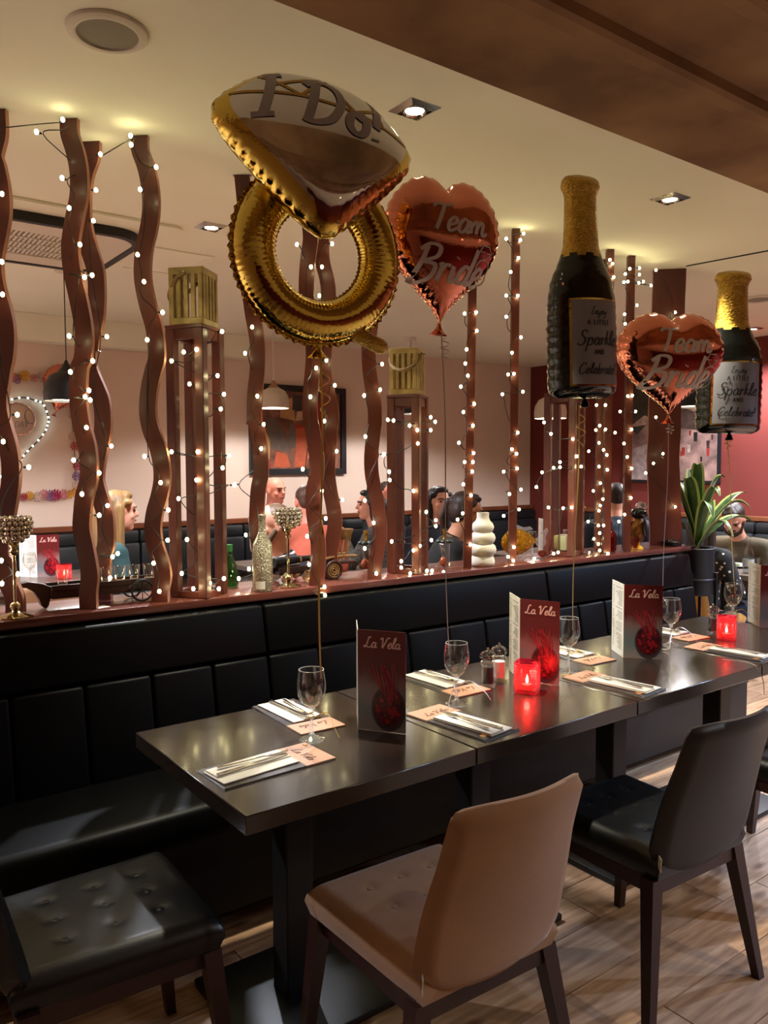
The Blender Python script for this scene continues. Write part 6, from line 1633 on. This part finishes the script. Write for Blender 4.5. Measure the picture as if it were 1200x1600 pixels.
    if collar: MB().tube([tuple(T((.066 * math.cos(2 * PI * k / 20), -.008 + .062 * math.sin(2 * PI * k / 20), 1.055 - .010 * math.sin(2 * PI * k / 20)))) for k in range(20)], .010, 6, closed=True).build('shirt_collar', mat('collar_%d_%d_%d' % collar, collar, .8), t, True)
    return t
def seat_at(px, py, Y, zhead=1.225):
    """floor position for a figure whose head centre is seen at the pixel, at depth Y"""
    p = atY(px, py, Y); return p
def put(label, px, py, Y, rz, **kw):
    p = atY(px, py, Y); lean = kw.get('lean', 0.0)
    off = Vector((0, .035 * math.cos(lean) + .725 * math.sin(lean), 0)); zc = .50 + .725 * math.cos(lean) - .035 * math.sin(lean)
    off = RZ(rz) @ off
    return person(label, (p.x - off.x, p.y - off.y, p.z - zc if abs(p.z - zc) < .12 else 0), rz, **kw)
put('blond long-haired woman in teal seen from behind the wavy boards', 186, 838, 4.75, R(-92), skin='light', top='teal_top', top_c=(38, 66, 66), hair='long', hair_c=(150, 112, 66), lean=.06, hs=1.06)
put('bald man in a white shirt facing across the table under the painting', 430, 768, 6.0, R(205), skin='pink', top='white_shirt', top_c=(206, 190, 182), hair='bald', hair_c=(150, 104, 84), lean=.05, yaw=R(-10))
put('man with short brown hair in a navy jacket turned away, behind the crystal goblet', 426, 822, 3.95, R(84), skin='light', top='navy_jacket', top_c=(24, 28, 40), hair='crop', hair_c=(112, 84, 62), lean=.10, build=1.12, collar=(198, 190, 182), beard=True, hs=1.04)
put('man in an orange shirt with his back turned, between the wavy boards', 478, 785, 4.75, R(-10), skin='pink', top='orange_shirt', top_c=(188, 92, 70), hair='crop', hair_c=(84, 58, 46), lean=.06, build=1.15)
put('woman with a black bob in a speckled grey sweater, hand raised', 578, 790, 5.0, R(35), skin='light', top='grey_sweater', top_c=(92, 90, 84), top_vary=.8, rgb2=(34, 34, 32), hair='bob', hair_c=(22, 19, 20), lean=.05, yaw=R(28), arms=[((-.24, .12, .80), (-.06, .26, .98)), ((.26, .06, .76), (.12, .30, .78))])
put('man with dark short hair facing the camera beside a slim post', 606, 795, 6.0, R(190), skin='pink', top='dark_shirt', top_c=(40, 42, 44), hair='crop', hair_c=(44, 34, 30), lean=.05)
put('woman with a brown ponytail and glasses leaning over her plate', 728, 802, 3.75, R(-124), skin='tan', top='black_top', top_c=(24, 23, 24), hair='pony', hair_c=(54, 36, 30), lean=.22, nod=.12, yaw=R(6), glasses=True, hs=1.08, collar=(128, 94, 62))
put('dark-haired diner mostly hidden behind the woman with glasses', 686, 785, 4.7, R(170), skin='light', top='charcoal_top', top_c=(34, 36, 46), hair='long', hair_c=(30, 24, 24), lean=.06)
put('man in a dark denim jacket turned away beside the red bottle', 962, 778, 3.95, R(-40), skin='light', top='denim_jacket', top_c=(38, 46, 60), hair='crop', hair_c=(52, 40, 34), lean=.05, build=1.1)
put('woman in a black dotted dress sitting behind the plant', 1098, 815, 3.08, R(-88), skin='light', top='dotted_dress', top_c=(17, 17, 20), dots=True, hair='long', hair_c=(54, 36, 28), lean=.03)
put('bearded man in an olive top bent over his plate', 1146, 812, 3.25, R(92), skin='light', top='olive_top', top_c=(86, 74, 52), hair='quiff', hair_c=(52, 36, 28), lean=.30, nod=.55, yaw=R(18), beard=True, hs=1.0, arms=[((-.26, .14, .80), (-.10, .34, .80)), ((.24, .16, .80), (.06, .36, .82))])
